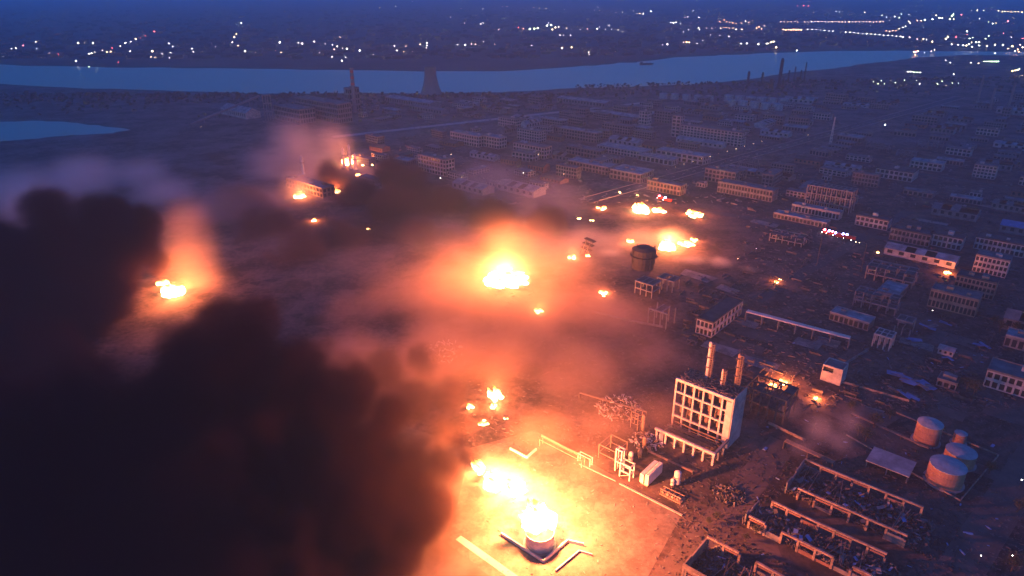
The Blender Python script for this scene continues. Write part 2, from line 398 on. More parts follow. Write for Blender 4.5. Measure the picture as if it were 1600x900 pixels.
def hb(kind,x,y,xr,D,h,label,**k):
    ang=k.pop('ang',ANG_A); p,L=span(x,y,xr,ang)
    c=p+Vector((math.cos(ang),math.sin(ang),0))*L/2+Vector((-math.sin(ang),math.cos(ang),0))*D/2
    HAND.append((c,max(L,D)/2*1.02,min(L,D)/2,ang,L/2,D/2))
    if kind=='block':
        fl=k.pop('floors'); by=k.pop('bays',max(2,round(L/4.2)))
        return block(k.pop('name','office_block'),label,k.pop('cat','building'),p,ang,L,D,h,fl,by,**k)
    if kind=='shed': return shed(k.pop('name','factory_shed'),label,p,ang,L,D,h,k.pop('rise',2.2),k.pop('wallm','grey_wall'),k.pop('roofm','grey_roof'),bays=k.pop('bays',max(3,round(L/6))),seed=int(x+y),**k)
    if kind=='frame': return frame_ruin(k.pop('name','ruined_frame'),label,p,ang,L,D,h,seed=int(x+y),**k)
# ---- blocks between the river and the fires (left edge pixel, ground row, right edge pixel)
hb('block',1062,216,1157,14,17,'long white five-storey block at the lamp-lit road, the brightest of the distant blocks',floors=5,bays=18)
hb('block',1048,213,1061,10,27,'slim pale stair tower at the end of the long white five-storey block',floors=6,bays=2,name='stair_tower',cat='tower',huts=0)
hb('shed',1056,222,1128,12,5,'low white hall in front of the long white five-storey block',wallm='white_wall',roofm='pale_roof')
hb('block',1021,190,1046,14,16,'four-storey grey block left of the slim pale stair tower',floors=4,wallm='grey_wall')
hb('block',997,198,1010,12,22,'narrow pale tower block beyond the long white five-storey block',floors=5,bays=3,huts=1)
hb('block',932,236,1004,22,7,'wide low white workshop with flat pale roof left of the lamp-lit road',floors=2,roofm='pale_roof')
hb('block',1024,246,1098,18,9,'white two-storey workshop with dark gaps beside the lamp-lit road',floors=2,bays=9,roofm='pale_roof',lost=.7)
hb('block',996,250,1050,14,6,'low white annex below the two-storey workshop with dark gaps',floors=1,bays=8,roofm='pale_roof')
hb('block',952,278,1000,26,9,'square hall with a bright flat roof at the near end of the lamp-lit road',floors=2,bays=8,roofm='pale_roof',wallm='grey_wall')
hb('block',886,262,950,18,8,'wide grey flat-roofed hall left of the bright-roofed square hall',floors=2,roofm='pale_roof',wallm='grey_wall')
hb('block',884,240,936,14,9,'grey two-storey works block above the wide grey flat-roofed hall',floors=2,wallm='grey_wall')
hb('block',872,214,932,13,12,'long three-storey grey block in the middle of the river-side estate',floors=3,wallm='grey_wall',roofm='pale_roof')
hb('block',808,218,842,14,14,'four-storey block with rows of dark windows left of the estate middle',floors=4,wallm='white_wall')
hb('block',802,240,850,14,13,'three-storey pale block above the purple smoke bank',floors=3,wallm='white_wall')
hb('block',704,222,748,14,13,'three-storey pale block with stacked bands near the pale road',floors=3,wallm='white_wall',roofm='pale_roof')
hb('block',752,228,780,14,13,'shorter twin of the banded pale block near the pale road',floors=3,wallm='white_wall',roofm='pale_roof')
hb('block',654,266,697,13,17,'four-storey pale block with a bright end wall beside the dark smoke column',floors=4,wallm='white_wall',lost=.2)
hb('block',778,196,806,12,12,'small three-storey block just below the pale road',floors=3,wallm='white_wall')
hb('block',840,196,878,14,11,'three-storey block just right of the end of the pale road',floors=3,wallm='grey_wall',roofm='pale_roof')
hb('shed',870,160,945,24,8,'long pale-roofed depot by the river bank',wallm='grey_wall',roofm='pale_roof')
hb('shed',935,183,1000,20,7,'pale-roofed long hall right of the river-side depot',wallm='grey_wall',roofm='pale_roof')
hb('block',940,205,984,12,11,'dark grey three-storey block left of the narrow pale tower block',floors=3,wallm='grey_wall')
hb('block',1120,300,1205,14,10,'low ruined row house with a sawtooth row of gaps right of the small fires',floors=2,bays=18,wallm='grey_wall',lost=.9)
hb('block',1010,296,1062,12,9,'pinkish two-storey row behind the small fires and vehicles',floors=2,bays=10,wallm='tan_wall',lost=.8)
# ---- dark side to the right
hb('frame',1257,322,1325,14,20,'grey three-storey open frame block with floor bands on the dark side',floors=3,bays=9,dbays=2,m='grey_wall',sec=.9,slabs=.8,lost=.04)
hb('block',1236,330,1310,9,6,'low pale arcade in front of the grey three-storey open frame block',floors=1,bays=14,wallm='white_wall',roofm='pale_roof',lost=.8)
hb('block',1208,340,1290,10,4,'long low grey wing left of the low pale arcade',floors=1,bays=14,wallm='grey_wall',roofm='pale_roof')
hb('block',1335,351,1385,12,8,'white row building with five dark windows behind the emergency lights',floors=2,bays=7,wallm='white_wall',roofm='dark_roof',lost=.9)
hb('block',1366,276,1424,24,9,'white collapsed-looking works with broken roof edge on the dark side',floors=2,wallm='white_wall',roofm='dark_roof',lost=.9)
hb('block',1420,262,1470,16,8,'pale low wing behind the white collapsed-looking works',floors=2,wallm='white_wall',roofm='pale_roof',lost=.9)
hb('block',1518,276,1553,13,13,'small white four-storey block with a window grid near the right margin',floors=4,bays=6,lost=.1)
hb('block',1388,374,1450,14,9,'dark-roofed row with pale end bays below the white row building',floors=2,bays=10,wallm='grey_wall',roofm='dark_roof',lost=.8)
hb('block',1448,382,1500,14,9,'continuation of the dark-roofed row with three bright piers',floors=2,bays=7,wallm='white_wall',roofm='dark_roof',lost=.9)
hb('block',1520,388,1620,16,9,'long two-storey white-piered block cut by the right margin',floors=2,bays=14,wallm='white_wall',roofm='dark_roof',lost=.9)
hb('block',1518,424,1570,14,12,'three-storey pale block with dark square windows near the right margin',floors=3,bays=8,wallm='white_wall',roofm='grey_roof',lost=.6)
hb('shed',1560,362,1640,18,6,'blue-roofed hall at the right margin',wallm='grey_wall',roofm='blue_roof')
hb('block',1448,478,1522,13,11,'tan two-storey dormitory with two rows of square windows',floors=2,bays=12,wallm='tan_wall',roofm='grey_roof',lost=.2)
hb('block',1488,455,1550,12,11,'tan three-storey dormitory behind the two-storey one',floors=3,bays=10,wallm='tan_wall',roofm='dark_roof',lost=.2)
hb('frame',1362,541,1388,9,8,'small white ruined frame house near the blue tarps',floors=1,bays=3,dbays=2,m='white_wall',slabs=.9)
hb('frame',1396,520,1420,8,9,'taller pale ruined frame above the small white frame house',floors=2,bays=2,dbays=1,m='grey_wall',slabs=.5,lost=.25)
hb('block',1535,603,1640,15,9,'two-storey pale building with dark windows at the right margin above the tanks',floors=2,bays=9,wallm='white_wall',roofm='grey_roof',lost=.7)
hb('block',1462,602,1492,8,3.5,'small pale roofless hut left of the two-storey right margin building',floors=1,bays=3,wallm='grey_wall',roofm='grey_roof')
hb('shed',1464,552,1488,6,3,'little white shed among the blue tarps',wallm='white_wall',roofm='pale_roof',rise=1.0)
# white cube with a dark opening
p,L=span(1281,593,1312)
c=empty('white_cube_house',p,ANG_A,'white windowless cube house with one dark opening beside the small fires','building')
w=MB(); w.box(0,.4,0,9,0,9); w.box(.4,L*.55,0,.4,0,5.6); w.box(.4,L*.55,0,.4,8,9); w.box(L*.55,L,0,.4,0,9); w.box(L-.4,L,.4,9,0,9); w.box(.4,L-.4,8.6,9,0,9)
w.build('wall',M['white_wall'],c); MB().box(.42,L-.42,.42,8.58,8.2,8.5).build('roof',M['grey_roof'],c); MB().box(.5,L*.55,1.2,1.4,5.5,8).build('opening',M['dark'],c)  # last box: dark sheet painted as the shade within the opening
HAND.append((p+Vector((6,-2,0)),10,5,ANG_A,L/2,5))
# rim-roofed hall (short facade, long side running up to the right)
p,L=span(1086,516,1110)
hb('block',1086,520,1111,40,9,'long flat-roofed hall with a bright parapet corner behind the burnt frame building',floors=2,bays=4,wallm='white_wall',roofm='dark_roof',lost=.9,ends=8,huts=0)
hb('frame',992,458,1018,10,9,'pale ruined portal frames in the smoky plain below the dark silo',floors=2,bays=3,dbays=1,m='grey_wall',slabs=.3,lost=.2)
hb('frame',1012,505,1040,10,10,'ruined portal frame with a bright top beam in the smoky plain',floors=1,bays=3,dbays=1,m='grey_wall',slabs=.2,lost=.1)
hb('frame',1026,450,1050,9,8,'small pink-lit ruined frame right of the dark silo',floors=1,bays=3,dbays=1,m='grey_wall',slabs=.3,lost=.1)
hb('frame',1160,640,1222,14,13,'dark burnt frame wing right of the tall burnt frame building',floors=2,bays=5,dbays=2,m='char',slabs=.5,lost=.1)
# ---------------------------------------------------------------- tall burnt frame building with its annex
def frame_building():
    p,L=span(1050,664,1134); D=11.5; h=24.5; ang=ANG_A
    root=empty('burnt_frame_building',p,ang,'tall burnt-out white concrete frame building with open bays and end wall','building')
    HAND.append((p+Vector((10,-4,0)),24,12,ang,L/2,12))
    bays=6; bw=L/bays; fl=4; fh=h/fl; s=.75
    for j in range(bays+1):
        for k in (0,1,2):
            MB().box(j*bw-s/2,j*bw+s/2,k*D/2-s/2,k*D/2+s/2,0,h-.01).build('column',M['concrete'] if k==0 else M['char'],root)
    for f in range(1,fl+1):
        z=f*fh; t=1.25 if f==fl else .8
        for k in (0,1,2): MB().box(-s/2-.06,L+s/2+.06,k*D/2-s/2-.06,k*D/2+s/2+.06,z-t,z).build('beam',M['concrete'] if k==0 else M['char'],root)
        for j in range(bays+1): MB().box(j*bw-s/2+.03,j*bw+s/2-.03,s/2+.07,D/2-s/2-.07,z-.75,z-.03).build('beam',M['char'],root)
        for j in range(bays):
            for k in (0,1):
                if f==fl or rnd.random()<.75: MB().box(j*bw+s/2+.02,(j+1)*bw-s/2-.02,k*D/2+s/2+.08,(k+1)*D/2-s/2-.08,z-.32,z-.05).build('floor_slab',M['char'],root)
    MB().box(L+s/2+.08,L+s/2+.5,-.3,D+.4,0,h+.6).build('end_wall',M['white_wall'],root)
    MB().box(L-bw*.55,L+s/2+.07,-.55,-s/2-.08,fh*.4,h-1.6).build('stair_panel',M['concrete'],root)
    r=random.Random(5)
    for j in range(bays):                               # charred vessels inside the bays
        for f in range(1,fl):
            if r.random()<.8:
                x=(j+r.uniform(.3,.7))*bw; MB().lathe((x,D*.28,f*fh+.02),[(.3,0),(1.1,.5),(1.1,r.uniform(2,3.6)),(.4,4.2)],10).build('vessel',M['steel'],root)
            if r.random()<.6:
                x=(j+r.uniform(.2,.8))*bw; MB().tube((x,.9,f*fh),(x+r.uniform(-.4,.4),.9,f*fh+fh-.9),.18,6).build('pipe',M['steel'],root)
    mb=MB()
    for i in range(170):                                # debris on the roof
        mb.obox((r.uniform(0,L),r.uniform(.4,D-.5),h+r.uniform(.1,.5)),(r.uniform(.6,3.2),r.uniform(.1,.4),r.uniform(.1,.35)),r.uniform(0,3),r.uniform(-.3,.3))
    mb.build('roof_debris',M['steel'],root,kind='stuff')
    # distillation columns standing up through the roof
    for (tx,ty,ht,rad,lab) in ((L*.36,D*.78,17.5,.62,'tallest'),(L*.84,D*.95,15.5,.58,'second tallest'),(L*.66,D*.6,8.0,.36,'shortest')):
        b=root.matrix_basis@Vector((tx,ty,h))
        t=empty('distillation_column',b,ang,{'tallest':'tallest distillation column with a lattice ladder cage on the burnt frame building','second tallest':'soot-darkened distillation column at the end-wall side of the burnt frame building','shortest':'short thin pipe column between the two tall ones on the burnt frame roof'}[lab],'column','columns on the burnt frame building')
        MB().lathe((0,0,0),[(rad*1.15,0),(rad,.6),(rad,ht-.8),(rad*.6,ht-.2),(rad*.2,ht)],14).build('shell',M['pale_steel'] if lab!='second tallest' else M['steel'],t,smooth=False)
        mb=MB(); cx=rad+.75
        for (a,c2) in ((cx-.5,-.6),(cx+.6,-.6),(cx-.5,.6),(cx+.6,.6)): mb.bar((a,c2,0),(a+r.uniform(-.1,.1),c2,ht*.97),.16)
        z=.8
        while z<ht-1:
            mb.bar((cx-.5,-.6,z),(cx+.6,-.6,z+.5),.12); mb.bar((cx-.5,.6,z+.3),(cx+.6,.6,z+.2),.12); mb.obox((cx+r.uniform(-.1,.2),0,z+.4),(r.uniform(.9,2.0),r.uniform(.8,1.8),.14),r.uniform(-.4,.4),r.uniform(-.3,.3)); mb.bar((cx-.5,-.6,z),(cx-.5,.6,z+.9),.12); mb.bar((cx+.6,-.6,z+.9),(cx+.6,.6,z),.12); z+=.85
        mb.build('ladder_cage',M['steel'],t)
        for k in range(3 if ht>10 else 1):
            zz=ht*(.3+.27*k); MB().lathe((0,0,zz),[(rad+.05,0),(rad+.7,.05),(rad+.7,.2),(rad+.05,.25)],14,cap=False).build('platform',M['steel'],t)
    # annex: beam on posts with collapsed rafters
    AD=14.5; ah=6.2; AL=L+1.5
    an=empty('collapsed_annex',root.matrix_basis@Vector((0,-AD,0)),ang,'low annex with a bright front beam and collapsed rafters before the burnt frame building','building')
    MB().box(-.6,AL,-.5,.5,ah-1.1,ah).build('front_beam',M['concrete'],an)
    for j in range(7):
        x=.3+j*(AL-1)/6; MB().box(x-.4,x+.4,-.4,.4,0,ah-1.12).build('post',M['concrete'],an)
    MB().box(AL*.06,AL*.13,-.2,.15,1.0,ah-1.15).build('hanging_panel',M['concrete'],an)
    MB().box(AL-1.0,AL,.52,AD-1.5,ah-1.0,ah-.1).build('side_beam',M['grey_wall'],an)
    for k in (4.5,9.5): MB().box(AL-.9,AL-.1,k-.4,k+.4,0,ah-1.05).build('post',M['grey_wall'],an)
    for i in range(34):
        y=.8+i*(AD-3.2)/34; z=ah-.8-r.uniform(0,2.8)*(1 if 3<i<30 else .3)
        MB().bar((r.uniform(.2,AL*.3),y,z),(AL-r.uniform(1.2,AL*.3),y+r.uniform(-.3,.3),z-r.uniform(-.8,1.0)),.16,.28).build('rafter',M['steel'],an)
    mb=MB()
    for i in range(150): mb.obox((r.uniform(0.4,AL-1.4),r.uniform(.8,AD-2),r.uniform(.2,3.0)),(r.uniform(.6,4),r.uniform(.2,1),.12),r.uniform(-.4,.4),r.uniform(-.5,.5),r.uniform(-.5,.5))
    mb.build('fallen_debris',M['debris'],an,kind='stuff')
    return root
frame_building()
# ---------------------------------------------------------------- process unit left of the annex
def portal(name,label,x,y,w,d,h,levels,sec=.35,m='pale_steel',brace=False,ang=ANG_A):
    p=gp(x,y); t=empty(name,p,ang,label,'steel frame')
    for a in (0,w):
        for b in (0,d): MB().box(a-sec/2,a+sec/2,b-sec/2,b+sec/2,0,h).build('post',M[m],t)
    for z in levels:
        for b in (0,d): MB().box(sec/2+.01,w-sec/2-.01,b-sec/2+.02,b+sec/2-.02,z-sec,z).build('beam',M[m],t)
        for a in (0,w): MB().box(a-sec/2+.02,a+sec/2-.02,sec/2+.01,d-sec/2-.01,z-sec+.02,z-.02).build('beam',M[m],t)
    if brace: MB().bar((.1,-.02,.3),(w-.1,-.02,levels[0]-.5),.15).build('brace',M[m],t)
    return t
portal('steel_portal','tall bright white steel portal at the yard kerb',961,735,2.6,2,11,[5,10.9],.5)
portal('steel_portal','lower bright white steel portal joined beside the tall one',968,744,4.6,3,7,[3.4,6.9],.45,brace=True)
portal('pipe_rack','rusty pipe rack behind the white steel portals',935,715,8,9,7,[3,6.9],.3,'steel',ang=ANG_A)
portal('pipe_rack','long low pipe rack across the far side of the tank yard',843,697,22,2.2,3.6,[3.5],.28,'steel')
portal('pipe_rack','short pipe support stand right of the long low pipe rack',903,720,6,1.6,4,[3.9],.28,'pale_steel')
portal('pipe_rack','slender rusty rack beside the burnt rubble heap',985,668,3.5,3.5,9,[3,6,8.9],.3,'steel')
def vessel_stand(x,y,h,r,label,m='pale_steel'):
    t=empty('process_vessel',gp(x,y),0,label,'vessel'); MB().lathe((0,0,1.0),[(r*.4,-.1),(r,.5),(r,h-.6),(r*.4,h)],16).build('shell',M[m],t,smooth=False)
    for k in range(3):
        a=2*math.pi*k/3; MB().box(r*.7*math.cos(a)-.12,r*.7*math.cos(a)+.12,r*.7*math.sin(a)-.12,r*.7*math.sin(a)+.12,0,1.5).build('leg',M['steel'],t)
    MB().lathe((0,0,h*.55+1),[(r+.02,0),(r+.18,.03),(r+.18,.2),(r+.02,.23)],16,cap=False).build('ring',M['steel'],t)
    return t
vessel_stand(1057,759,6.2,1.35,'fat white upright vessel at the end of the process unit')
vessel_stand(1050,762,3.4,.8,'small white vessel touching the fat upright vessel')
vessel_stand(985,722,4.2,1.0,'short pale vessel behind the white steel portals')
vessel_stand(999,716,3.6,.9,'rusty vessel right behind the white steel portals','steel')
vessel_stand(1004,676,8.5,.7,'thin upright soot-stained vessel beside the rubble heap','steel')
vessel_stand(1006,700,5,.9,'rusty upright vessel under the annex corner','steel')
p=gp(1012,762); t=empty('cooler_box',p,R(49),'pale grey box-shaped air cooler with ribbed top between kerb and annex','cooler')
MB().box(0,11,0,1.6,.8,5.4).build('casing',M['pale_steel'],t); MB().box(0,11,2.2,3.8,.8,5.0).build('casing',M['pale_steel'],t)
for k in range(12): MB().box(.2+k*.9,.6+k*.9,.1,1.5,5.42,5.7).build('rib',M['pale_steel'],t)
for k in range(4): MB().box(.2+k*3.3,.5+k*3.3,.3,3.5,0,.78).build('leg',M['steel'],t)
p=gp(1030,772); t=empty('pump_skid',p,ANG_A,'low rusty skid of pumps and pipes in front of the air cooler','machine')
MB().box(0,9,0,4,0,.4).build('base',M['steel'],t)
for k in range(4): MB().tube((1+k*2.1,.6,1),(1+k*2.1,3.2,1),.55,10).build('pump',M['steel'],t)
for k in range(5): MB().bar((.3+k*2,.5,.4),(.3+k*2,.5,2.4),.15).build('post',M['steel'],t)
MB().tube((0,.5,2.4),(9,.5,2.4),.22,8).build('pipe',M['steel'],t); MB().tube((0,3,2.0),(9,3,2.2),.18,8).build('pipe',M['steel'],t)
def pipe_line(label,pts,r,h,n=3,m='steel',name='pipe_line'):
    b=Vector(pts[0]); t=empty(name,b,0,label,'pipe'); L=0
    for a,c in zip(pts,pts[1:]):
        a=Vector(a)-b; c=Vector(c)-b; d=(c-a).normalized(); nn=Vector((-d.y,d.x,0))
        for i in range(n): MB().tube(a+nn*(i-(n-1)/2)*r*3+Vector((0,0,h)),c+nn*(i-(n-1)/2)*r*3+Vector((0,0,h)),r,6).build('pipe',M[m],t)
        k=max(2,int((c-a).length/9))
        for i in range(k+1):
            q=a.lerp(c,i/k); MB().obox(q+Vector((0,0,(h-r)/2)),(.4,max(.4,n*r*2.5),h-r),math.atan2(d.y,d.x)).build('support',M['char' if m=='steel' else 'grey_wall'],t)
    return t
pipe_line('pale pipe bridge crossing from the bright parapet hall to the right',[gp(1165,500),gp(1325,543)],.45,6,3,'pale_steel','pipe_bridge')
pipe_line('rusty pipes along the base of the annex',[gp(1012,708),gp(1082,741)],.2,1.2,2)
pipe_line('thin pipes over the rubble left of the burnt frame building',[gp(905,622),gp(1010,652)],.2,3,2)
pipe_line('low pipes beside the rusty tank farm wall',[gp(1330,650),gp(1450,705)],.25,1.5,2)
pipe_line('pipe rack along the plant road above the long burnt halls',[gp(1225,700),gp(1300,735)],.3,4,3)
# ---------------------------------------------------------------- burnt warehouses, bottom right
def burnt_hall(label,x,y,wB,L,h,seed,stand=((0,1),(1,1)),end=1.0,cols=9):
    """long roofless hall: origin at the near-left corner, x along its length, y across; walls of column and ring beam"""
    r=random.Random(seed); p=gp(x,y); root=empty('burnt_warehouse',p,ANG_A,label,'warehouse'); HAND.append((p+Vector((L*.38,-L*.33,0)),L/2,wB,ANG_A,L/2,wB/2))
    for (yy,frac) in ((0,stand[0]),(wB,stand[1])):
        a,b=frac[0]*L,frac[1]*L
        n=max(2,int((b-a)/5.5)); sag=0.0
        for k in range(n):
            if 0<k<n-1 and r.random()<.07: continue
            x0=a+k*(b-a)/n; x1=a+(k+1)*(b-a)/n-.05; s0=sag; sag=max(-.5,min(.12,sag+r.gauss(0,.10))); j=r.uniform(-.06,.06)
            MB().bar((x0,yy+j,h-.38+s0),(x1,yy+j,h-.38+sag),.72,.7).build('ring_beam',M['sooty_concrete'],root)
            if r.random()<.6: MB().box(x0+.4,x1-.4,yy-.20,yy+.34,h-1.9,h-1.25).build('lintel_beam',M['brick'],root)
        for k in range(n+1):
            xx=a+.4+k*(b-a-.8)/n; MB().box(xx-.38,xx+.38,yy-.36,yy+.36,0,h-r.choice((.8,.85,.9,2.5))).build('column',M['sooty_concrete'],root)
        for k in range(n):
            if r.random()<.62:
                x0=a+.8+k*(b-a-.8)/n+.02; x1=a+.4+(k+1)*(b-a-.8)/n-.4; top=h*r.choice((.3,.45,.62,.2))
                if x1>x0: MB().box(x0,x1,yy-.15,yy+.15,0,top).build('wall_panel',M['brick' if r.random()<.6 else 'grey_wall'],root)
    if end:
        seg=4
        for k in range(seg):
            if r.random()<.75: MB().box(-.2,.2,.45+k*(wB-.9)/seg,.45+(k+1)*(wB-.9)/seg-.1,0,h*r.uniform(.55,1)*end).build('wall_panel',M['grey_wall'],root)
    # fallen trusses and sheets inside
    for i in range(30):
        x0=r.uniform(.02,.95)*L; z=r.uniform(.6,h*.6)
        MB().bar((x0,.8,z+r.uniform(-.5,.5)),(x0+r.uniform(-4,4),wB-.8,z+r.uniform(-.6,.6)),.22,.3).build('truss',M['soot'] if r.random()<.5 else M['steel'],root)
    for i in range(80):
        MB().obox((r.uniform(1,L+3),r.uniform(1,wB-1),r.uniform(.5,3.2)),(r.uniform(1.,3.4),r.uniform(.5,1.6),.08),r.uniform(0,3),r.uniform(-.5,.5),r.uniform(-.5,.5)).build('roof_sheet',M[r.choice(('debris','blue_scrap','debris','grey_roof','pale_roof','dark_debris'))],root)
    mb=MB()
    for i in range(1800): mb.obox((r.uniform(-1,L+5),r.uniform(.6,wB-.6),abs(r.gauss(0,1.1))),(r.uniform(.3,2.2),r.uniform(.1,.8),r.uniform(.06,.5)),r.uniform(0,3),r.uniform(-.6,.6),r.uniform(-.6,.6))
    mb.build('rubble',M['dark_debris'],root,kind='stuff')
    return root
H1=burnt_hall('nearest roofless burnt warehouse with bright ring beam and windowed end wall',1064,906,17.5,58,6.5,11,stand=((0,.18),(0,1)),end=0)
w=MB(); w.box(-.25,.25,.5,6,0,6.4); w.box(-.25,.25,6.02,17,0,5.6); 
w.build('end_wall',M['tan_wall'],H1)
w=MB(); w.box(0,1.6,-.3,.3,0,7.2); w.box(1.6,4.2,-.3,.3,0,3); w.box(1.6,4.2,-.3,.3,5.2,7.2); w.box(4.2,10,-.3,.3,0,7.2)
H1n=w.build('front_wall',M['tan_wall'],H1); MB().box(1.6,4.2,.05,.12,3,5.2).build('window',M['glass'],H1n)
H2=burnt_hall('middle roofless burnt warehouse with two long ring beams and scattered sheets',1162,821,13.0,44,5.6,12,stand=((.03,.97),(.1,1)))
H3=burnt_hall('farthest long burnt warehouse with a bright end corner, next to the tanks',1226,772,19.5,43,5.6,13,stand=((.1,.98),(0,1)))
# ---------------------------------------------------------------- storage tanks
def tank(x,y,r,h,label,shell='rust_tank',roof='tank_roof',dome=.8,open_top=False,group=None,name='storage_tank'):
    t=empty(name,gp(x,y),R(30),label,'tank',group)
    MB().lathe((0,0,0),[(r,0),(r,h)],36,cap=not open_top).build('shell',M[shell],t)
    MB().lathe((0,0,0),[(r+.9,0),(r+.9,.35),(r+.02,.35)],36,cap=False).build('foundation',M['kerb'],t)
    if not open_top: MB().lathe((0,0,h),[(r+.12,-.1),(r+.12,.15),(r*.6,.15+dome*.6),(.15,.15+dome)],36,cap=True).build('roof',M[roof],t)
    else: MB().lathe((0,0,h),[(r+.02,-.25),(r+.2,-.25),(r+.2,.05),(r+.02,.05)],36,cap=False).build('rim',M[shell],t)
    for k in range(1,3): MB().lathe((0,0,h*k/3),[(r+.01,0),(r+.12,.02),(r+.12,.14),(r+.01,.16)],36,cap=False).build('ring',M[shell],t)
    st=MB()
    for k in range(14):
        a=-.4+k*.11; st.obox(((r+.5)*math.cos(a),(r+.5)*math.sin(a),h*(k+1)/14.5),(.9,.35,.08),a)
    st.build('stair',M['steel'],t)
    return t
tank(1474,752,6.4,8.0,'largest rusty storage tank with a pale flat roof, in front of its group',dome=.5)
tank(1497,722,5.6,5.5,'squat storage tank with pale roof just behind the largest rusty tank',dome=.7)
tank(1446,689,4.9,9.2,'rusty storage tank with rounded pale roof farthest to the left of its group',dome=1.2)
tank(1497,692,2.4,5.0,'smallest rusty storage tank of the group beside the dike wall',dome=.4)
BT=tank(843,850,5.0,6.0,'squat pale storage tank burning at its top in the foreground',shell='tank_paint',open_top=True,name='burning_tank')
MB().lathe((0,0,5.2),[(4.95,0),(.1,.05)],36,cap=False).build('burning_liquid',M['char'],BT)
# dark silo, leaning wreck
p=gp(1004,418); t=empty('dark_silo',p,0,'dark battered silo standing against the orange fire','silo')
MB().lathe((0,0,0),[(7.5,0),(7.5,4),(8.2,4.2),(7.9,10),(8.6,10.3),(8.3,14),(5,15.5),(.2,15.8)],20).build('shell',M['soot'],t)
for k in range(4):
    a=k*1.57+.4; MB().bar((8.9*math.cos(a),8.9*math.sin(a),0),(8.9*math.cos(a),8.9*math.sin(a),15),.5).build('post',M['soot'],t)
MB().lathe((0,0,9),[(7.9,0),(9.6,.1),(9.6,.5),(7.9,.6)],20,cap=False).build('platform',M['soot'],t)
p=gp(907,398); t=empty('leaning_lattice_wreck',p,ANG_A,'black leaning lattice wreck silhouetted against the orange smoke','wreck')
for a in (0,4):
    for b in (0,3): MB().bar((a,b,0),(a+5,b,13),.5).build('post',M['soot'],t)
for z in (5,9,12.6):
    MB().obox((2+5*z/13,1.5,z),(8.5,4,.5),0,.15).build('deck',M['soot'],t)
MB().bar((0,0,1),(8,0,9),.35).build('brace',M['soot'],t)
# pale slab roof by the tanks
p=gp(1350,730); t=empty('slab_roof_shelter',p,ANG_A,'pale rectangular slab-roofed shelter left of the rusty tanks','shelter')
MB().box(0,16,0,12,3.2,3.6).build('roof',M['pale_roof'],t)
for a in (.5,8,15.5):
    for b in (.5,11.5): MB().box(a-.2,a+.2,b-.2,b+.2,0,3.19).build('post',M['grey_wall'],t)
# collapsed blue sheds and tarps
def blue_heap(x,y,label,n,s,seed,spread=6):
    r=random.Random(seed); t=empty('collapsed_blue_shed' if n>5 else 'blue_tarp',gp(x,y),R(r.uniform(-60,0)),label,'shed' if n>5 else 'tarp')
    for i in range(n):
        MB().obox((r.uniform(-spread,spread),r.uniform(-spread,spread)*.5,r.uniform(.6,2.2)),(s*r.uniform(.7,1.3),s*.45,.1),r.uniform(-.5,.5),r.uniform(-.25,.25),r.uniform(-.25,.25)).build('sheet',M['blue_roof'] if r.random()<.75 else M['debris'],t)
    return t
blue_heap(1420,600,'heap of collapsed blue roof sheets below the blue tarps',12,7,3,8)
blue_heap(1410,618,'smaller heap of pale and blue sheets nearest the pale boundary wall',8,5,4,6)
blue_heap(1450,515,'blue tarp patch farthest up the slope of its group',3,7,5,2)
blue_heap(1425,534,'blue tarp patch right of the small white frame house',3,6,6,2)
blue_heap(1532,541,'blue tarp patch nearest the right margin',3,5,7,2)
blue_heap(1478,562,'blue tarp patch beside the little white shed',2,5,8,2)
blue_heap(1475,507,'long blue sheet beside the tan two-storey dormitory',2,6,9,2)
# burnt rubble heap
def heap(x,y,label,rad,hgt,n,seed,m=('steel','debris','pale_steel')):
    r=random.Random(seed); t=empty('rubble_heap',gp(x,y),0,label,'rubble heap')
    for mm in m:
        mb=MB()
        for i in range(n//len(m)):
            a=r.uniform(0,6.28); d=rad*math.sqrt(r.random()); z=hgt*(1-d/rad)*r.random()
            mb.obox((d*math.cos(a),d*math.sin(a),z+.2),(r.uniform(.4,3.4),r.uniform(.1,.7),r.uniform(.1,.5)),r.uniform(0,3),r.uniform(-.8,.8),r.uniform(-.8,.8))
        mb.build('broken_pieces',M[mm],t,kind='stuff')
    return t
heap(968,638,'tangled heap of burnt steel left of the burnt frame building',11,6,260,1)
heap(1010,690,'flat scatter of scorched steel under the annex corner',7,2,120,2)
heap(690,550,'mound of wreckage half veiled by brown smoke',12,5,200,3)
heap(1140,775,'brushy scorched heap between the yard and the middle warehouse',6,1.6,160,4,('debris','soot'))
heap(1130,870,'dark heap beside the nearest burnt warehouse',5,1.8,140,5,('soot','debris'))
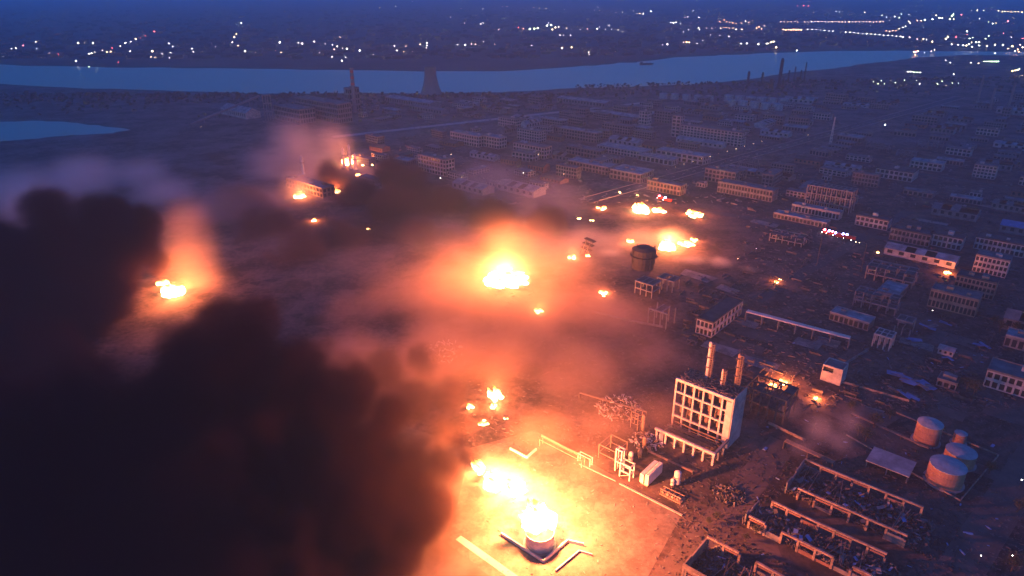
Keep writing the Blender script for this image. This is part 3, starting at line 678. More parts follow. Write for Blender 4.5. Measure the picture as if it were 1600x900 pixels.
# ---------------------------------------------------------------- landmarks by the river
p=gp(674,149); t=empty('cooling_tower',p,0,'dark waisted concrete cooling tower on the river bank','tower')
prof=[]
for k in range(13):
    z=46*k/12; r=10.2+9.5*((1-k/12)**2.1); prof.append((r*(1 if k<11 else 1.02),z+3))
MB().lathe((0,0,0),prof,40,cap=False).build('shell',M['tower'],t)
for k in range(20):
    a=2*math.pi*k/20; b=a+.15; MB().bar((20.4*math.cos(a),20.4*math.sin(a),0),(19.6*math.cos(b),19.6*math.sin(b),3.2),.7).build('strut',M['tower'],t)
MB().lathe((0,0,45),[(10.0,0),(10.6,0),(10.6,4.2),(10.0,4.2)],40,cap=False).build('rim',M['tower'],t)
def banded_stack(x,y,h,r,label,bands=True):
    t=empty('chimney',gp(x,y),0,label,'chimney'); n=8
    MB().lathe((0,0,0),[(r*1.35,0),(r,h)],16).build('shaft',M['tower' if h>30 else 'soot'],t)
    if bands:
        for k in range(3):
            z=h*(.62+.14*k); rr=r*(1.35-.35*z/h)+.08; MB().lathe((0,0,z),[(rr,0),(rr,h*.06)],16,cap=False).build('band',M['red_band'],t)
    MB().lathe((0,0,h),[(r*1.1,-.8),(r*1.25,-.4),(r*1.25,.2),(r*.8,.2)],16,cap=False).build('cap',M['tower' if h>30 else 'soot'],t)
    return t
banded_stack(555,175,66,2.6,'tall banded power station chimney left of the cooling tower')
for (x,y,xr,D,h,lab,f) in ((430,186,470,26,20,'leftmost stepped power station hall below the banded chimney',3),(462,180,530,24,27,'tall grey boiler house at the foot of the banded chimney',4),(540,172,548,20,34,'narrow bunker tower touching the banded chimney',4)):
    hb('block',x,y,xr,D,h,lab,floors=f,wallm='grey_wall',name='power_hall',lost=.3)
hb('shed',602,160,672,26,9,'low blue-grey hall at the foot of the cooling tower',wallm='grey_wall',roofm='pale_roof')
hb('shed',640,172,690,18,7,'small dark hall in front of the cooling tower',wallm='grey_wall',roofm='grey_roof')
hb('shed',346,178,385,24,9,'pale-roofed storage dome hall left of the conveyor gantry',wallm='white_wall',roofm='pale_roof',rise=6)
def conveyor(a,b,h0,h1,label):
    A=gp(*a);B=gp(*b); t=empty('conveyor_gantry',A,0,label,'conveyor'); d=B-A
    MB().bar((0,0,h0),d+Vector((0,0,h1)),3,2.2).build('gallery',M['tower'],t)
    for k in range(1,6):
        q=d*k/6; z=h0+(h1-h0)*k/6; MB().bar(q,q+Vector((0,0,z-1.5)),1.0).build('trestle',M['tower'],t)
conveyor((300,197),(408,172),3,22,'long sloping conveyor gantry rising to the power station')
p=gp(415,188); t=empty('transfer_tower',p,ANG_A,'lattice transfer tower at the top of the conveyor gantry','tower')
for a in (0,8):
    for b in (0,8): MB().bar((a,b,0),(a,b,38),.7).build('post',M['tower'],t)
for z in (12,24,36): MB().box(-.6,8.6,-.6,8.6,z,z+1).build('deck',M['tower'],t)
# refinery across the river bend
ref=((1217,133,52,3.2),(1168,132,26,2.4),(1190,130,22,2.0),(1231,128,24,1.6),(1240,127,30,1.2),(1250,126,22,1.5),(1256,126,38,1.3),(1204,138,18,3.2),(1245,136,20,3.0),(1222,140,24,1.2))
names=['tallest dark refinery stack under a flare light by the river','stubby refinery column farthest left of its cluster','second refinery column from the left of its cluster','thin refinery column just right of the tallest stack','taller thin refinery column of the pair right of the stack','short refinery column between two taller ones','second tallest refinery column right of the stack','fat low refinery vessel in front of the stack','fat low refinery vessel right of the stack','thin low refinery pipe column in front of the stack']
for (x,y,h,r),lab in zip(ref,names):
    t=empty('refinery_column',gp(x,y),0,lab,'column','refinery columns by the river')
    MB().lathe((0,0,0),[(r*1.2,0),(r,h*.2),(r,h*.93),(r*.4,h)],12).build('shell',M['soot'],t)
    for k in range(3): MB().lathe((0,0,h*(.3+.22*k)),[(r+.02,0),(r+1.3,.1),(r+1.3,.5),(r+.02,.6)],12,cap=False).build('platform',M['soot'],t)
for (x,y,h,lab) in ((1525,165,48,'tall dark stack in the hazy works near the right margin'),(1575,170,40,'shorter dark stack at the right margin works'),(1546,172,34,'stubby dark stack between the two right margin stacks'),(1276,415,22,'thin dark pole beside the works road on the dark side'),(1345,425,20,'thin dark pole farther along the works road')):
    banded_stack(x,y,h,1.6 if y<200 else .22,lab,False)
k=0
for row,(x0,y0,n,dx,dy,r,h) in enumerate(((1036,154,5,18,1.0,7,9),(1138,158,6,17,1.2,8,10),(1142,166,5,18,1.5,8,10))):
    for i in range(n):
        o=tank(x0+i*dx,y0+i*dy,r,h,['white storage tank in the far five-tank row by the river','white storage tank in the back row of the far tank farm right of centre','white storage tank in the front row of the far tank farm right of centre'][row],shell='white_wall',roof='pale_roof',dome=1.2,group='far tank row %s'%('by the river','back','front')[row])
# mast, ship
p=gp(1297,226); t=empty('radio_mast',p,0,'thin pale lattice mast rising from the dark works','mast')
for k in range(3):
    a=2.09*k; MB().bar((1.6*math.cos(a),1.6*math.sin(a),0),(.4*math.cos(a),.4*math.sin(a),34),.35).build('leg',M['pale_steel'],t)
for z in range(3,33,4):
    rr=1.6-1.2*z/34; mb=MB()
    for k in range(3): a=2.09*k; mb.bar((rr*math.cos(a),rr*math.sin(a),z),(rr*math.cos(a+2.09),rr*math.sin(a+2.09),z+2),.2)
    mb.build('brace',M['pale_steel'],t)
p=gp(1000,101); t=empty('river_barge',p,R(8),'small dark barge crossing the river','boat')
w=MB(); w.v+=[(0,0,2.2),(34,0,2.2),(38,3.5,2.6),(34,7,2.2),(0,7,2.2),(1,1,.1),(32,1,.1),(35,3.5,.1),(32,6,.1),(1,6,.1)]; w.f+=[(0,1,2,3,4),(9,8,7,6,5),(0,5,6,1),(1,6,7,2),(2,7,8,3),(3,8,9,4),(4,9,5,0)]
w.build('hull',M['soot'],t); MB().box(2,8,1.5,5.5,2.21,6.5).build('wheelhouse',M['grey_wall'],t); MB().box(11,30,1.2,5.8,2.25,3.4).build('hatch',M['grey_roof'],t)
# ---------------------------------------------------------------- the many small works buildings
def proto_list():
    far=Vector((0,-900,0)); P=[]
    sp=[('low grey flat-roofed works shed','b',24,13,5,1,'grey_wall','grey_roof'),('low pale-roofed works shed','b',30,14,5.5,1,'grey_wall','pale_roof'),('two-storey pale works block','b',26,12,8,2,'white_wall','grey_roof'),
        ('three-storey grey works block','b',30,12,11.5,3,'grey_wall','grey_roof'),('gabled grey factory shed','s',34,15,6,0,'grey_wall','grey_roof'),('gabled dark factory shed','s',28,14,5.5,0,'brick','dark_roof'),('small white hut','b',11,8,4,1,'white_wall','grey_roof'),('roofless burnt frame','f',26,12,9,2,'grey_wall',''),('long pale factory shed','s',44,15,6.5,0,'white_wall','pale_roof')]
    for i,(d,k,L,D,h,f,w,ro) in enumerate(sp):
        if k=='b': o=block('works_building',d,'building',far,0,L,D,h,f,max(3,round(L/4)),w,ro,singles=False,huts=1,seed=i)
        elif k=='s': o=shed('factory_shed',d,far,0,L,D,h,2.6,w,ro,holes=.18,seed=i)
        else: o=frame_ruin('ruined_frame',d,far,0,L,D,h,f,5,2,w,.7,.5,.2,i)
        P.append((o,d,L,D))
    return P
PR=proto_list(); USED=[0]*len(PR)
LM2=[]
for a in ('1105,205|the long white five-storey block|','1053,200|the slim pale stair tower|','1060,245|the white workshop with dark gaps|','968,232|the wide low white workshop|','918,258|the wide grey flat-roofed hall|','900,212|the long three-storey grey block|','822,232|the three-storey pale block|','725,222|the banded pale block|','675,262|the pale block with bright end wall|','905,158|the riverside depot|','1160,296|the sawtooth ruined row|','1270,340|the long low grey wing|','1360,348|the white row building|','1445,262|the pale low wing|','1535,272|the small white four-storey block|','1475,385|the three bright piers|','1560,388|the long white-piered block|','1545,418|the pale block with square windows|','1600,358|the blue-roofed hall|','1488,472|the tan two-storey dormitory|','1408,512|the taller pale ruined frame|','1125,500|the bright parapet hall|','1297,215|the radio mast|','1215,130|the tallest refinery stack|','1180,162|the far tank farm|','1075,152|the far five-tank row|','1240,505|the pipe bridge|','1383,190|the lone bright lamp|','1310,368|the fire engine convoy|','1085,332|the low wide fire standing alone|','1212,438|the blue smoke wisp|','1525,165|the tall hazy stack at right|','1290,318|the open frame block|','1395,270|the collapsed-looking white works|','975,272|the bright-roofed square hall|','1005,192|the narrow pale tower block|','1450,300|the darkest patch of works|','1550,330|the dark right margin works|','1330,420|the thin dark poles|','1440,220|the unlit works right of the mast|','1560,220|the hazy right margin works|','1230,260|the near end of the unlit works|'):
    q,nm,_u=a.split('|'); qx,qy=q.split(','); LM2.append((gp(float(qx),float(qy)),nm))
SEEN={}
def where(c,x,y):
    near=sorted(LM2,key=lambda q:(q[0]-c).length)[:3]
    for rank in range(3):
        q,nm=near[rank]; qx,qy=px_of(q); dx=x-qx; dy=(y-qy)*2.2
        d=('right of' if dx>0 else 'left of') if abs(dx)>abs(dy) else ('in front of' if dy>0 else 'behind')
        if abs(dx)>.45*abs(dy) and abs(dy)>.45*abs(dx): d=('before and ' if dy>0 else 'behind and ')+('right of' if dx>0 else 'left of')
        yield_=d+' '+nm
        if (TYPE[0],yield_) not in SEEN: SEEN[(TYPE[0],yield_)]=1; return yield_
    return yield_
TYPE=['']
def taken(c,rad):
    for (q,r1,r2,ang,hl,hd) in HAND:
        d=c-q; lx=abs(d.x*math.cos(ang)+d.y*math.sin(ang)); ly=abs(-d.x*math.sin(ang)+d.y*math.cos(ang))
        if lx<hl+rad and ly<hd+rad*.75: return True
    return False
def px_of(p):
    q=Vector(p)-Vector((0,0,CAM_H)); dep=q.y*_c-q.z*_s; return 800+F_PX*q.x/dep, 450-F_PX*(q.y*_s+q.z*_c)/dep
def near_seg(c,a,b,w):
    d=(b-a); t=max(0,min(1,(c-a).dot(d)/d.length_squared)); return (a+d*t-c).length<w
ROADS=[(RA,RB,22),(gp(520,214),gp(1010,160),18),(gp(1455,960),gp(1690,600),14),(gp(1040,915),gp(1225,690),14),(gp(1190,600),gp(1600,760),10),(gp(1180,470),gp(1420,330),12),(gp(1100,330),gp(1700,420),12),(gp(1300,250),gp(1750,320),12)]
cell=[]; e1=Vector((math.cos(ANG_A),math.sin(ANG_A),0)); e2=Vector((-math.sin(ANG_A),math.cos(ANG_A),0))
fr=random.Random(21)
for i in range(-40,45):
    for j in range(-5,75):
        c=e1*(i*41+fr.uniform(-4,4))+e2*(j*27+fr.uniform(-3,3)); 
        if c.y<200: continue
        x,y=px_of(c)
        if not(560<x<1640 and 150<y<620): continue
        if x<1100 and y>300: continue            # smoky plain and fires
        if x<1250 and y>455: continue
        if x<1225 and y>328: continue
        if y<155+max(0,(900-x))*.03: continue
        if x<1160 and y<160: continue
        if 1100<x<1340 and y>520: continue
        if x>1330 and y>560: continue
        if near_seg(c,gp(520,214),gp(700,195),60): continue
        if any(near_seg(c,a,b,w+7) for a,b,w in ROADS) or taken(c,15): continue
        if fr.random()<(.20 if x<1130 else .34): continue
        cell.append((c.length,c,x,y))
cell.sort(key=lambda q:q[0])
for (_,c,x,y) in cell[:290]:
    k=fr.choices(range(len(PR)),weights=[5,4,5,4,3,3,2,(4 if x>1150 and y>220 else 0),2])[0]
    o,d,L,D=PR[k]
    if USED[k]: o=copy_tree(o)
    USED[k]=1
    TYPE[0]=d; lm=where(c,x,y)
    ang=ANG_A+(fr.gauss(0,.06)); 
    if fr.random()<.15: ang+=math.pi/2
    o.location=c-Vector((math.cos(ang),math.sin(ang),0))*L/2-Vector((-math.sin(ang),math.cos(ang),0))*D/2; o.rotation_euler=(0,0,ang); s=fr.uniform(.7,1.1); o.scale=(s,s*fr.uniform(.8,1.2),fr.uniform(.55,1.2))
    o['label']=d+' '+lm; o['group']=d+'s '+lm
for k,u in enumerate(USED):
    if not u:
        for ch in list(PR[k][0].children_recursive): bpy.data.objects.remove(ch)
        bpy.data.objects.remove(PR[k][0])
# ---------------------------------------------------------------- scattered debris, far town, trees
def in_quad(px,py,z=0): return gp(px,py,z)
dr=random.Random(9)
def scatter(name,label,n,box,size,m,skip=None):
    mb=MB()
    for i in range(n):
        x=dr.uniform(box[0],box[1]); y=dr.uniform(box[2],box[3]); c=gp(x,y)
        if taken(c,1.0) : continue
        s=size*dr.choice((.4,.6,.8,1,1.6)); mb.obox(c+Vector((0,0,s*.12)),(s*dr.uniform(.5,2.2),s*dr.uniform(.12,.8),s*dr.uniform(.08,.4)),dr.uniform(0,3.1),dr.uniform(-.35,.35),dr.uniform(-.3,.3))
    return tag(mb.build(name,m),label,None,None,'stuff')
scatter('debris','pale blast debris strewn over the dark works',5200,(1150,1640,300,640),1.1,M['dark_debris'])
scatter('debris','pale blast debris strewn around the burnt halls and tanks',6500,(1050,1600,560,940),.5,M['dark_debris'])
scatter('debris','sooty steel debris in the smoky plain',2200,(720,1160,430,700),.7,M['dark_debris'])
scatter('debris','light debris on the tank yard',900,(760,1100,690,930),.45,M['debris'])
scatter('debris','soot black debris around the burnt halls',2600,(1060,1500,700,940),.8,M['soot'])
scatter('debris','pale scraps between the river side blocks',2600,(600,1640,175,320),2.2,M['debris'])
scatter('debris','blue sheet scraps among the burnt halls',90,(1180,1560,500,900),.9,M['blue_scrap'])
mb=MB()
for i in range(420):
    x=dr.uniform(1060,1640); y=(300+330*dr.random()**1.5) if x>1160 else dr.uniform(430,540); c=gp(x,y)
    if taken(c,2): continue
    L=dr.uniform(2,8); a=ANG_A+(math.pi/2 if dr.random()<.4 else 0)+dr.gauss(0,.06); mb.obox(c+Vector((0,0,.3)),(L,dr.uniform(.2,.35),dr.uniform(.6,2.2)),a)
    if dr.random()<.5: mb.obox(c+Vector((math.cos(a),math.sin(a),0))*L/2,(dr.uniform(1,4),.25,dr.uniform(.6,2)),a+math.pi/2)
tag(mb.build('debris',M['dark_debris']),'stubs of low broken walls all over the dark works',None,None,'stuff')
for i in range(46):
    x=dr.uniform(1090,1640); y=dr.uniform(290,650) if x>1180 else dr.uniform(430,580); c=gp(x,y); e=dr.uniform(7,24); f=dr.uniform(5,12)
    q=[c+e1*sx*e+e2*sy*f+Vector((dr.uniform(-1.5,1.5),dr.uniform(-1.5,1.5),0)) for sx,sy in ((-.5,-.5),(.5,-.5),(.5,.5),(-.5,.5))]
    sheet('concrete_pad',q,.06+i*.004,M['dusty_road'] if i%3 else M['pad'])
mb=MB()
for i in range(2600):
    x=dr.uniform(-150,1750); y=dr.uniform(14,100)**1.0; c=gp(x,y)
    if y>92-max(0,(x-800))*.03 or (x<880 and y>97): continue
    L=dr.uniform(12,40); mb.obox(c+Vector((0,0,3)),(L,dr.uniform(8,14),dr.uniform(5,12)),dr.choice((.1,.9,-.6,.4)))
tag(mb.build('far_town',M['far_land']),'dark far-off town beyond the river reading as one mass',None,None,'stuff')
mb=MB()
for i in range(2200):
    x=dr.uniform(-100,1700); 
    y=(148+dr.expovariate(.12)) if x<900 else 135+dr.expovariate(.1)-(x-900)*.02
    if y>250: continue
    c=gp(x,y)
    if taken(c,6) or any(near_seg(c,a,b,w) for a,b,w in ROADS[:2]): continue
    if x<230 and 185<y<226: continue
    s=dr.uniform(3,6); n=len(mb.v)
    for q in range(7): mb.v.append((c.x+s*dr.uniform(-.8,.8),c.y+s*dr.uniform(-.8,.8),s*dr.uniform(.1,1.3)))
    for a in range(7):
        for b in range(a+1,7):
            k=dr.randrange(7)
            if k not in(a,b) and dr.random()<.5: mb.f.append((n+a,n+b,n+k))
tag(mb.build('undergrowth',M['leaf']),'dark scrub and hedges along the near river bank',None,None,'stuff')
def tree_proto():
    r=random.Random(4); t=empty('tree',(0,-900,0),0,'x','tree','trees on the dark side')
    w=MB(); w.tube((0,0,0),(.1,0,3.2),.28,8,.2)
    for k in range(6):
        a=k*1.05; w.tube((.1,0,2.2+.25*k),(2.0*math.cos(a),2.0*math.sin(a),4.4+.5*k),.13,5,.04)
    w.build('trunk',M['bark'],t); mb=MB()
    for i in range(620):
        a=r.uniform(0,6.28); u=r.uniform(-1,1); rr=2.9*(r.random()**.4)*(1+.25*math.sin(3*a+4*u)); q=math.sqrt(1-u*u)
        c=Vector((rr*q*math.cos(a),rr*q*math.sin(a),5.2+rr*u*.9)); n=len(mb.v)
        for k in range(3): mb.v.append(tuple(c+Vector((r.uniform(-.4,.4),r.uniform(-.4,.4),r.uniform(-.35,.35)))))
        mb.f.append((n,n+1,n+2))
    mb.build('crown',M['leaf'],t); return t
tp=tree_proto(); first=True
for (x,y,lab) in ((1580,893,'lone small tree in the bottom right corner'),(1562,520,'dark round tree in the clump near the right margin, above the blue tarps'),(1575,512,'dark round tree in the clump near the right margin, above the blue tarps'),(1552,508,'dark round tree in the clump near the right margin, above the blue tarps'),(1585,522,'dark round tree in the clump near the right margin, above the blue tarps'),(1510,610,'dark tree left of the pale two-storey right margin building'),(1498,605,'dark tree beside the small pale roofless hut'),(1520,620,'dark tree in front of the pale two-storey right margin building'),(1352,690,'tree behind the slab-roofed shelter'),(1340,680,'tree at the left behind the slab-roofed shelter'),(1365,668,'tree between the shelter and the left rusty tank'),(1390,655,'tree near the low pipes by the tank farm'),(1330,640,'tree beside the small fire near the cube house'),(1545,740,'tree by the service road outside the dike wall'),(1590,800,'tree on the far edge of the service road'),(1120,812,'scorched tree between yard and middle warehouse'),(1107,820,'scorched tree nearest the cross road'),(1180,835,'scorched tree in front of the middle warehouse'),(1165,845,'scorched tree between the near and middle warehouses')):
    o=tp if first else copy_tree(tp); first=False; o.location=gp(x,y); s=dr.uniform(.7,1.15)*(.55 if 'scorched' in lab else 1); o.scale=(s,s,s*dr.uniform(.8,1.1)); o.rotation_euler=(0,0,dr.uniform(0,6)); o['label']=lab
    if lab.endswith('tarps') and 'clump' in lab: o['group']='dark tree clump near the right margin'
# ---------------------------------------------------------------- lamps across the river and along the roads
EM={'w':emit('lamp_white',(1,.93,.8),1),'y':emit('lamp_warm',(1,.7,.35),1),'o':emit('lamp_orange',(1,.42,.2),1),'r':emit('lamp_red',(1,.12,.12),1),'g':emit('lamp_green',(.75,1,.55),1),'p':emit('lamp_pink',(1,.6,.5),1)}
for k,m in EM.items(): m.node_tree.nodes['Emission'].inputs[1].default_value=20.0
LM={}
def lamp(x,y,s,c,label,group,name='street_lamp'):
    z=9.0 if y<330 else 4.0; p=gp(x,y,z); g=pxsize(p)
    d=max(.22,min(.62*s*g,6.5*max(1,s*.6)))         # luminous head
    key=(c,round(d,1),z)
    if key not in LM:
        me=bpy.data.meshes.new(name); mb=MB(); rr=d/2
        mb.lathe((0,0,0),[(rr*.35,-rr*.95),(rr*.85,-rr*.5),(rr,0),(rr*.8,rr*.55),(rr*.3,rr*.95)],10); nf=len(mb.f)
        mb.tube((0,0,-z),(0,0,-rr*.95),.14 if z>5 else .06,6)
        me.from_pydata(mb.v,[],mb.f); me.materials.append(EM[c]); me.materials.append(M['soot'])
        for i,pl in enumerate(me.polygons): pl.material_index=0 if i<nf else 1
        LM[key]=me
    o=bpy.data.objects.new(name,LM[key]); COL.objects.link(o); o.location=p
    return tag(o,label,'lamp',group)
def lamps(txt,label,group,name='street_lamp'):
    label0=label
    for it in txt.split():
        x,y,s,c=it.split(',')
        if name in('town_lamp','floodlight') and group:
            lb=label0
            for ad in ('tiny scattered ','small ','bright warm ','bright white ','bright '):
                if lb.startswith(ad): lb=lb[len(ad):]
            label=('bright ' if float(s)>=1.45 else 'small ' if float(s)>=.85 else 'faint ')+{'w':'white ','y':'warm yellow ','o':'orange ','r':'red ','g':'greenish ','p':'pinkish '}[c]+lb
        lamp(float(x),float(y),float(s),c,label,group,name)
lamps('25,75,1,w 18,76,.6,w 56,65,.6,w 57,76,.6,w 132,67,.6,y 4,89,.6,w 91,85,.6,r 77,83,.5,p 185,97,.6,r 230,30,.5,w 203,80,1,w 236,89,.9,y 242,89,.9,y 264,68,1.1,w 270,73,1,w 267,82,.8,w 265,90,.9,w 253,84,.5,w 300,76,1.3,w 302,81,1,w 316,80,.6,w 337,73,.6,w 399,82,.7,w 139,104,.6,g 314,198,.6,y 65,90,.5,w','tiny scattered town light beyond the river at far left','scattered lights far left','town_lamp')
lamps('122,67,2.2,y 145,67,1.5,y 119,95,1.7,w 238,80,2.2,y 383,80,2.1,y','bright warm floodlight beyond the river at far left','floodlights far left','floodlight')
lamps('36,71,1.6,r 241,49,1.6,r','large red lamp beyond the river at far left','red lamps far left','signal_lamp')
lamps('139,84,1.1,w 143,83,1.1,w 148,81,.6,w 160,79,1,p 167,81,1.1,y 173,81,1,y 175,75,.8,r 188,72,1,w 196,67,1.5,w 204,65,1,w 212,61,1.5,y 219,59,.6,r 226,56,.7,r','lamp in the slanting road row beyond the river at far left','slanting road lamps far left')
lamps('377,36,1.3,w 369,53,1.3,y 366,58,1.5,y 363,66,1.2,w 372,71,1,y','lamp in the steep little row right of the slanting road row','steep lamp row')
lamps('437,66,2,w 472,68,1.7,w 542,76,1.5,w 562,79,1.5,w 727,70,1.6,w','bright white floodlight beyond the river above the cooling tower side','floodlights mid left','floodlight')
lamps('466,67,1,w 491,65,1.2,w 439,82,.9,y 499,82,.9,w 430,79,.7,p 531,58,1.1,y 519,70,1,w 527,72,1,w 522,77,1,p 519,89,1,w 534,95,1.3,w 540,90,.8,w 535,75,.7,w 583,85,.7,w 616,72,1.2,w 620,79,1.2,w 631,81,.8,y 634,72,.8,p 656,69,1.3,y 667,67,.9,w 667,71,1,w 666,75,.8,w 715,70,.9,w 737,69,1,p 743,69,1,p 756,65,.8,w 773,69,.6,p 593,12,.9,y 618,10,.9,w 645,2,.9,w 704,27,1.1,w 726,36,.7,p 751,37,.9,w 755,36,.9,w 779,46,.7,p 772,46,.6,p 755,14,.8,w 720,13,.6,p 785,10,.7,p 792,10,.7,p 734,1,.7,w 645,81,.5,w 508,68,.6,w','small town light beyond the river above the chimney and cooling tower','scattered lights mid left','town_lamp')
lamps('823,16,.8,w 834,12,1,y 843,13,1,y 853,13,1,y 882,15,.7,w 929,16,.8,w 937,17,.9,y 934,12,.7,w 963,19,.6,p 973,19,.7,w 990,17,.9,w 1017,17,1.3,w 1000,21,.8,y 1005,22,.8,w 995,21,.7,w 875,55,.8,w 880,55,.6,w 892,55,.8,w 831,71,1,w 845,75,.6,w 893,74,1.2,y 921,85,1,w 920,82,.6,w 1035,70,1,w 1068,66,1,y 1089,68,.8,w 1098,63,.7,w 1053,37,.8,w 1063,37,.7,w 1075,26,1,w 1070,27,.6,p 1092,27,1,w 1092,43,1,w 1093,46,1,w 1068,50,.7,w 1076,46,.7,w 1046,49,.5,w 1083,17,.6,w 1139,57,.9,w 1125,55,.6,w 1110,54,.6,w 962,80,.5,w','small town light beyond the middle of the river','scattered lights centre','town_lamp')
lamps('828,45,2,g 835,45,1.7,g 840,44,1.6,w 855,40,1.8,w 861,39,1.5,w 863,46,1.6,y 868,43,1.7,y 873,42,1.2,y 810,43,.9,r 818,45,.9,o 857,36,.9,w','light in the brightest cluster beyond the river near the picture middle','brightest cluster lights','floodlight')
lamps('885,44,.9,y 893,46,.7,w 907,46,.8,w 918,45,1.1,o 933,45,1,w 937,42,.7,w 946,46,.8,w 955,46,.8,w 966,47,.7,w 973,50,.7,w 952,40,.6,w','light in the thin row trailing right of the brightest cluster','thin trailing row')
lamps('878,75,2.2,y 1043,69,1.6,w 1073,66,1.6,o 1077,66,1.5,y 1158,68,1.4,w 1167,68,1.3,w 1185,69,1.6,w 1198,68,1.2,w 1048,35,1.1,w 1052,35,1.1,w 1056,35,.9,w','bright floodlight on the far river bank right of centre','floodlights centre right','floodlight')
lamps('1125,34,1,o 1131,31,1,o 1136,34,.8,o 1140,35,.9,o 1145,36,.8,o 1150,36,.9,o 1158,36,1,o 1165,33,1,y 1170,35,.7,o 1176,33,.7,o 1126,44,1,y 1131,43,.7,o 1135,43,.9,o 1140,44,.7,o 1145,44,.9,y 1150,46,1.1,y 1159,46,1.1,y 1104,44,.6,p 1112,44,.6,p 1182,44,1.6,o 1186,42,1.4,o 1190,45,1.2,o 1194,40,.8,p','orange lamp in the twin rows of orange lights beyond the river','twin orange rows')
lamps(' '.join('%.1f,34,.85,p'%(1220+5.35*k) for k in range(31) if k not in(6,)),'pink lamp in the long dead-straight row of the far highway','far highway lamps')
lamps(' '.join('%.1f,%.1f,.9,w'%(1262+6.6*k,45.5+.52*k) for k in range(23) if k not in(7,8)),'white lamp in the gently sloping second highway row','second highway lamps')
lamps(' '.join('%d,%.1f,1.5,o'%(1224+4*k,46+(k%2)*.8) for k in range(8)),'lamp in the compact orange bar of lights at the start of the second highway row','orange bar lamps')
lamps('1246,9,1,r 1256,9,1.2,r 1263,9,1.3,r','red lamp high up in the row above the highways','red row lamps','signal_lamp')
lamps('1271,19,1.2,y 1306,18,.8,w 1311,18,.8,w 1316,18,.8,w 1351,19,1.2,y 1378,24,1,g 1385,27,.9,g 1390,32,.9,y 1398,26,1,w 1405,28,1,g 1408,22,.8,g 1420,22,.6,w 1385,48,1.1,o 1390,49,1.2,o 1395,48,1.2,o 1400,48,1,o 1405,45,.9,y 1411,43,.9,w 1415,41,.9,w 1422,36,1,w','small light in the scatter right of the highway rows','scatter right of highways','town_lamp')
lamps('1420,33,1.2,y 1433,32,1.1,o 1439,32,1.2,o 1445,31,1.8,w 1457,30,2,w 1463,24,1.6,y 1468,28,1.8,w 1472,28,1.2,w 1484,30,1.4,y 1487,25,1.8,g 1490,22,1.5,g 1490,30,1.4,y','light in the big bright industrial cluster at upper right','big cluster upper right','floodlight')
lamps('1518,16,.9,y 1527,16,1.2,y 1537,16,1.2,y 1550,16,.6,y 1560,17,1.1,y 1566,18,.9,y 1570,18,1.2,y 1575,18,.9,y 1580,18,1.2,y 1586,18,1,y 1591,18,1.2,y 1597,19,1.2,y','lamp in the top row of warm lights at the right margin','top right row')
lamps('1502,23,1.4,r 1575,33,2.2,r 1511,54,1.1,r 1494,58,1.2,r 1568,52,.9,r 1598,60,1.3,r 1431,81,2.2,r','red lamp among the lights at the right margin','red lamps right','signal_lamp')
lamps('1530,29,1.1,w 1551,37,1.1,w 1556,36,.8,y 1545,34,.7,g 1511,49,1.4,w 1515,60,1.2,g 1520,59,.9,g 1540,60,.8,g 1545,56,.8,g 1580,58,.8,w 1478,61,1.8,y 1481,58,1.5,y 1457,65,1.6,y 1443,61,1.4,y 1448,62,1,w 1421,58,1.3,p 1411,58,1,w 1433,61,.7,p 1487,69,1.2,w 1497,70,1.2,w 1505,71,1.6,w 1510,71,1.8,y 1514,69,1.6,w 1519,73,1.4,w 1518,66,1,y 1525,66,1.3,w 1530,66,1.1,w 1530,71,1.2,w 1542,72,1.3,p 1555,70,1.8,y 1567,70,1.6,y 1582,72,2.2,y 1590,77,1.4,o 1575,76,1.1,o 1586,80,1.2,p 1592,81,1.2,o 1594,70,1.2,p 1598,74,1.8,y 1428,81,1.5,y 1434,80,1.6,y 1430,86,1.2,y 1455,80,.8,p 1460,78,1,y 1445,82,.7,p 1555,83,.9,w','light in the dense band of works lights at the right margin','dense band right','town_lamp')
lamps(' '.join('%d,%d,1.1,g'%(1538+3.2*k,96+k*.1) for k in range(8))+' 1529,99,1.2,y 1485,98,1,w 1478,94,.7,w 1517,98,.6,w','light in the short flat greenish row low at right','short greenish row')
lamps('1419,112,1.3,w 1423,112,1.1,w 1428,113,1,g 1433,113,1,g 1438,113,1,w 1490,116,1,w','light in the short flat white row above the dark tank works','short white row')
lamps('1582,111,1.2,y 1586,110,1.3,y 1590,109,1.6,y 1593,108,1.2,g 1597,118,.7,y','light in the warm clump low at the right margin','warm clump right')
lamps('1365,128,.8,g 1372,131,.9,g 1377,126,.7,g 1382,131,.8,g 1399,129,.9,g 1413,125,.9,g 1432,126,.7,g 1437,131,1,w 1465,131,.9,g 1472,127,.9,g 1478,134,.7,y 1488,130,.8,g 1498,130,.8,g','faint greenish lamp in the dim tank works at right','dim greenish lamps')
lamps('1205,66,1.6,y 1209,65,1.3,y 1213,74,2.0,y 1200,68,1.1,y','light at the riverside jetty beside the tallest refinery stack','jetty lights','floodlight')
lamps('1245,79,1.3,w','single white lamp on the far bank right of the refinery stack',None)
lamps('1383,195,2.0,w','single bright lamp in the dark works right of the radio mast',None,'floodlight')
lamps('1263,211,.7,y','faint lamp in the dark works left of the radio mast',None)
k=0
lamps(' '.join('%.1f,%.1f,.55,y'%(1042+13.5*k,264-3.95*k) for k in range(12)),'faint yellow lamp along the kerb of the straight road','straight road lamps')
lamps('818,270,.9,w 881,272,1,y 688,278,.9,w 721,277,1,y 841,241,.7,y 705,241,.8,y','lone small lamp in the estate above the purple smoke','estate lamps')
lamps('1582,868,.4,w 1533,868,.8,w 1597,750,.8,w','small white lamp beside the service road at lower right','service road lamps')
lamps('1182,388,.8,w 1153,404,.9,o 1438,393,.7,p 1457,485,.9,w','lone small lamp on the dark side','dark side lamps')
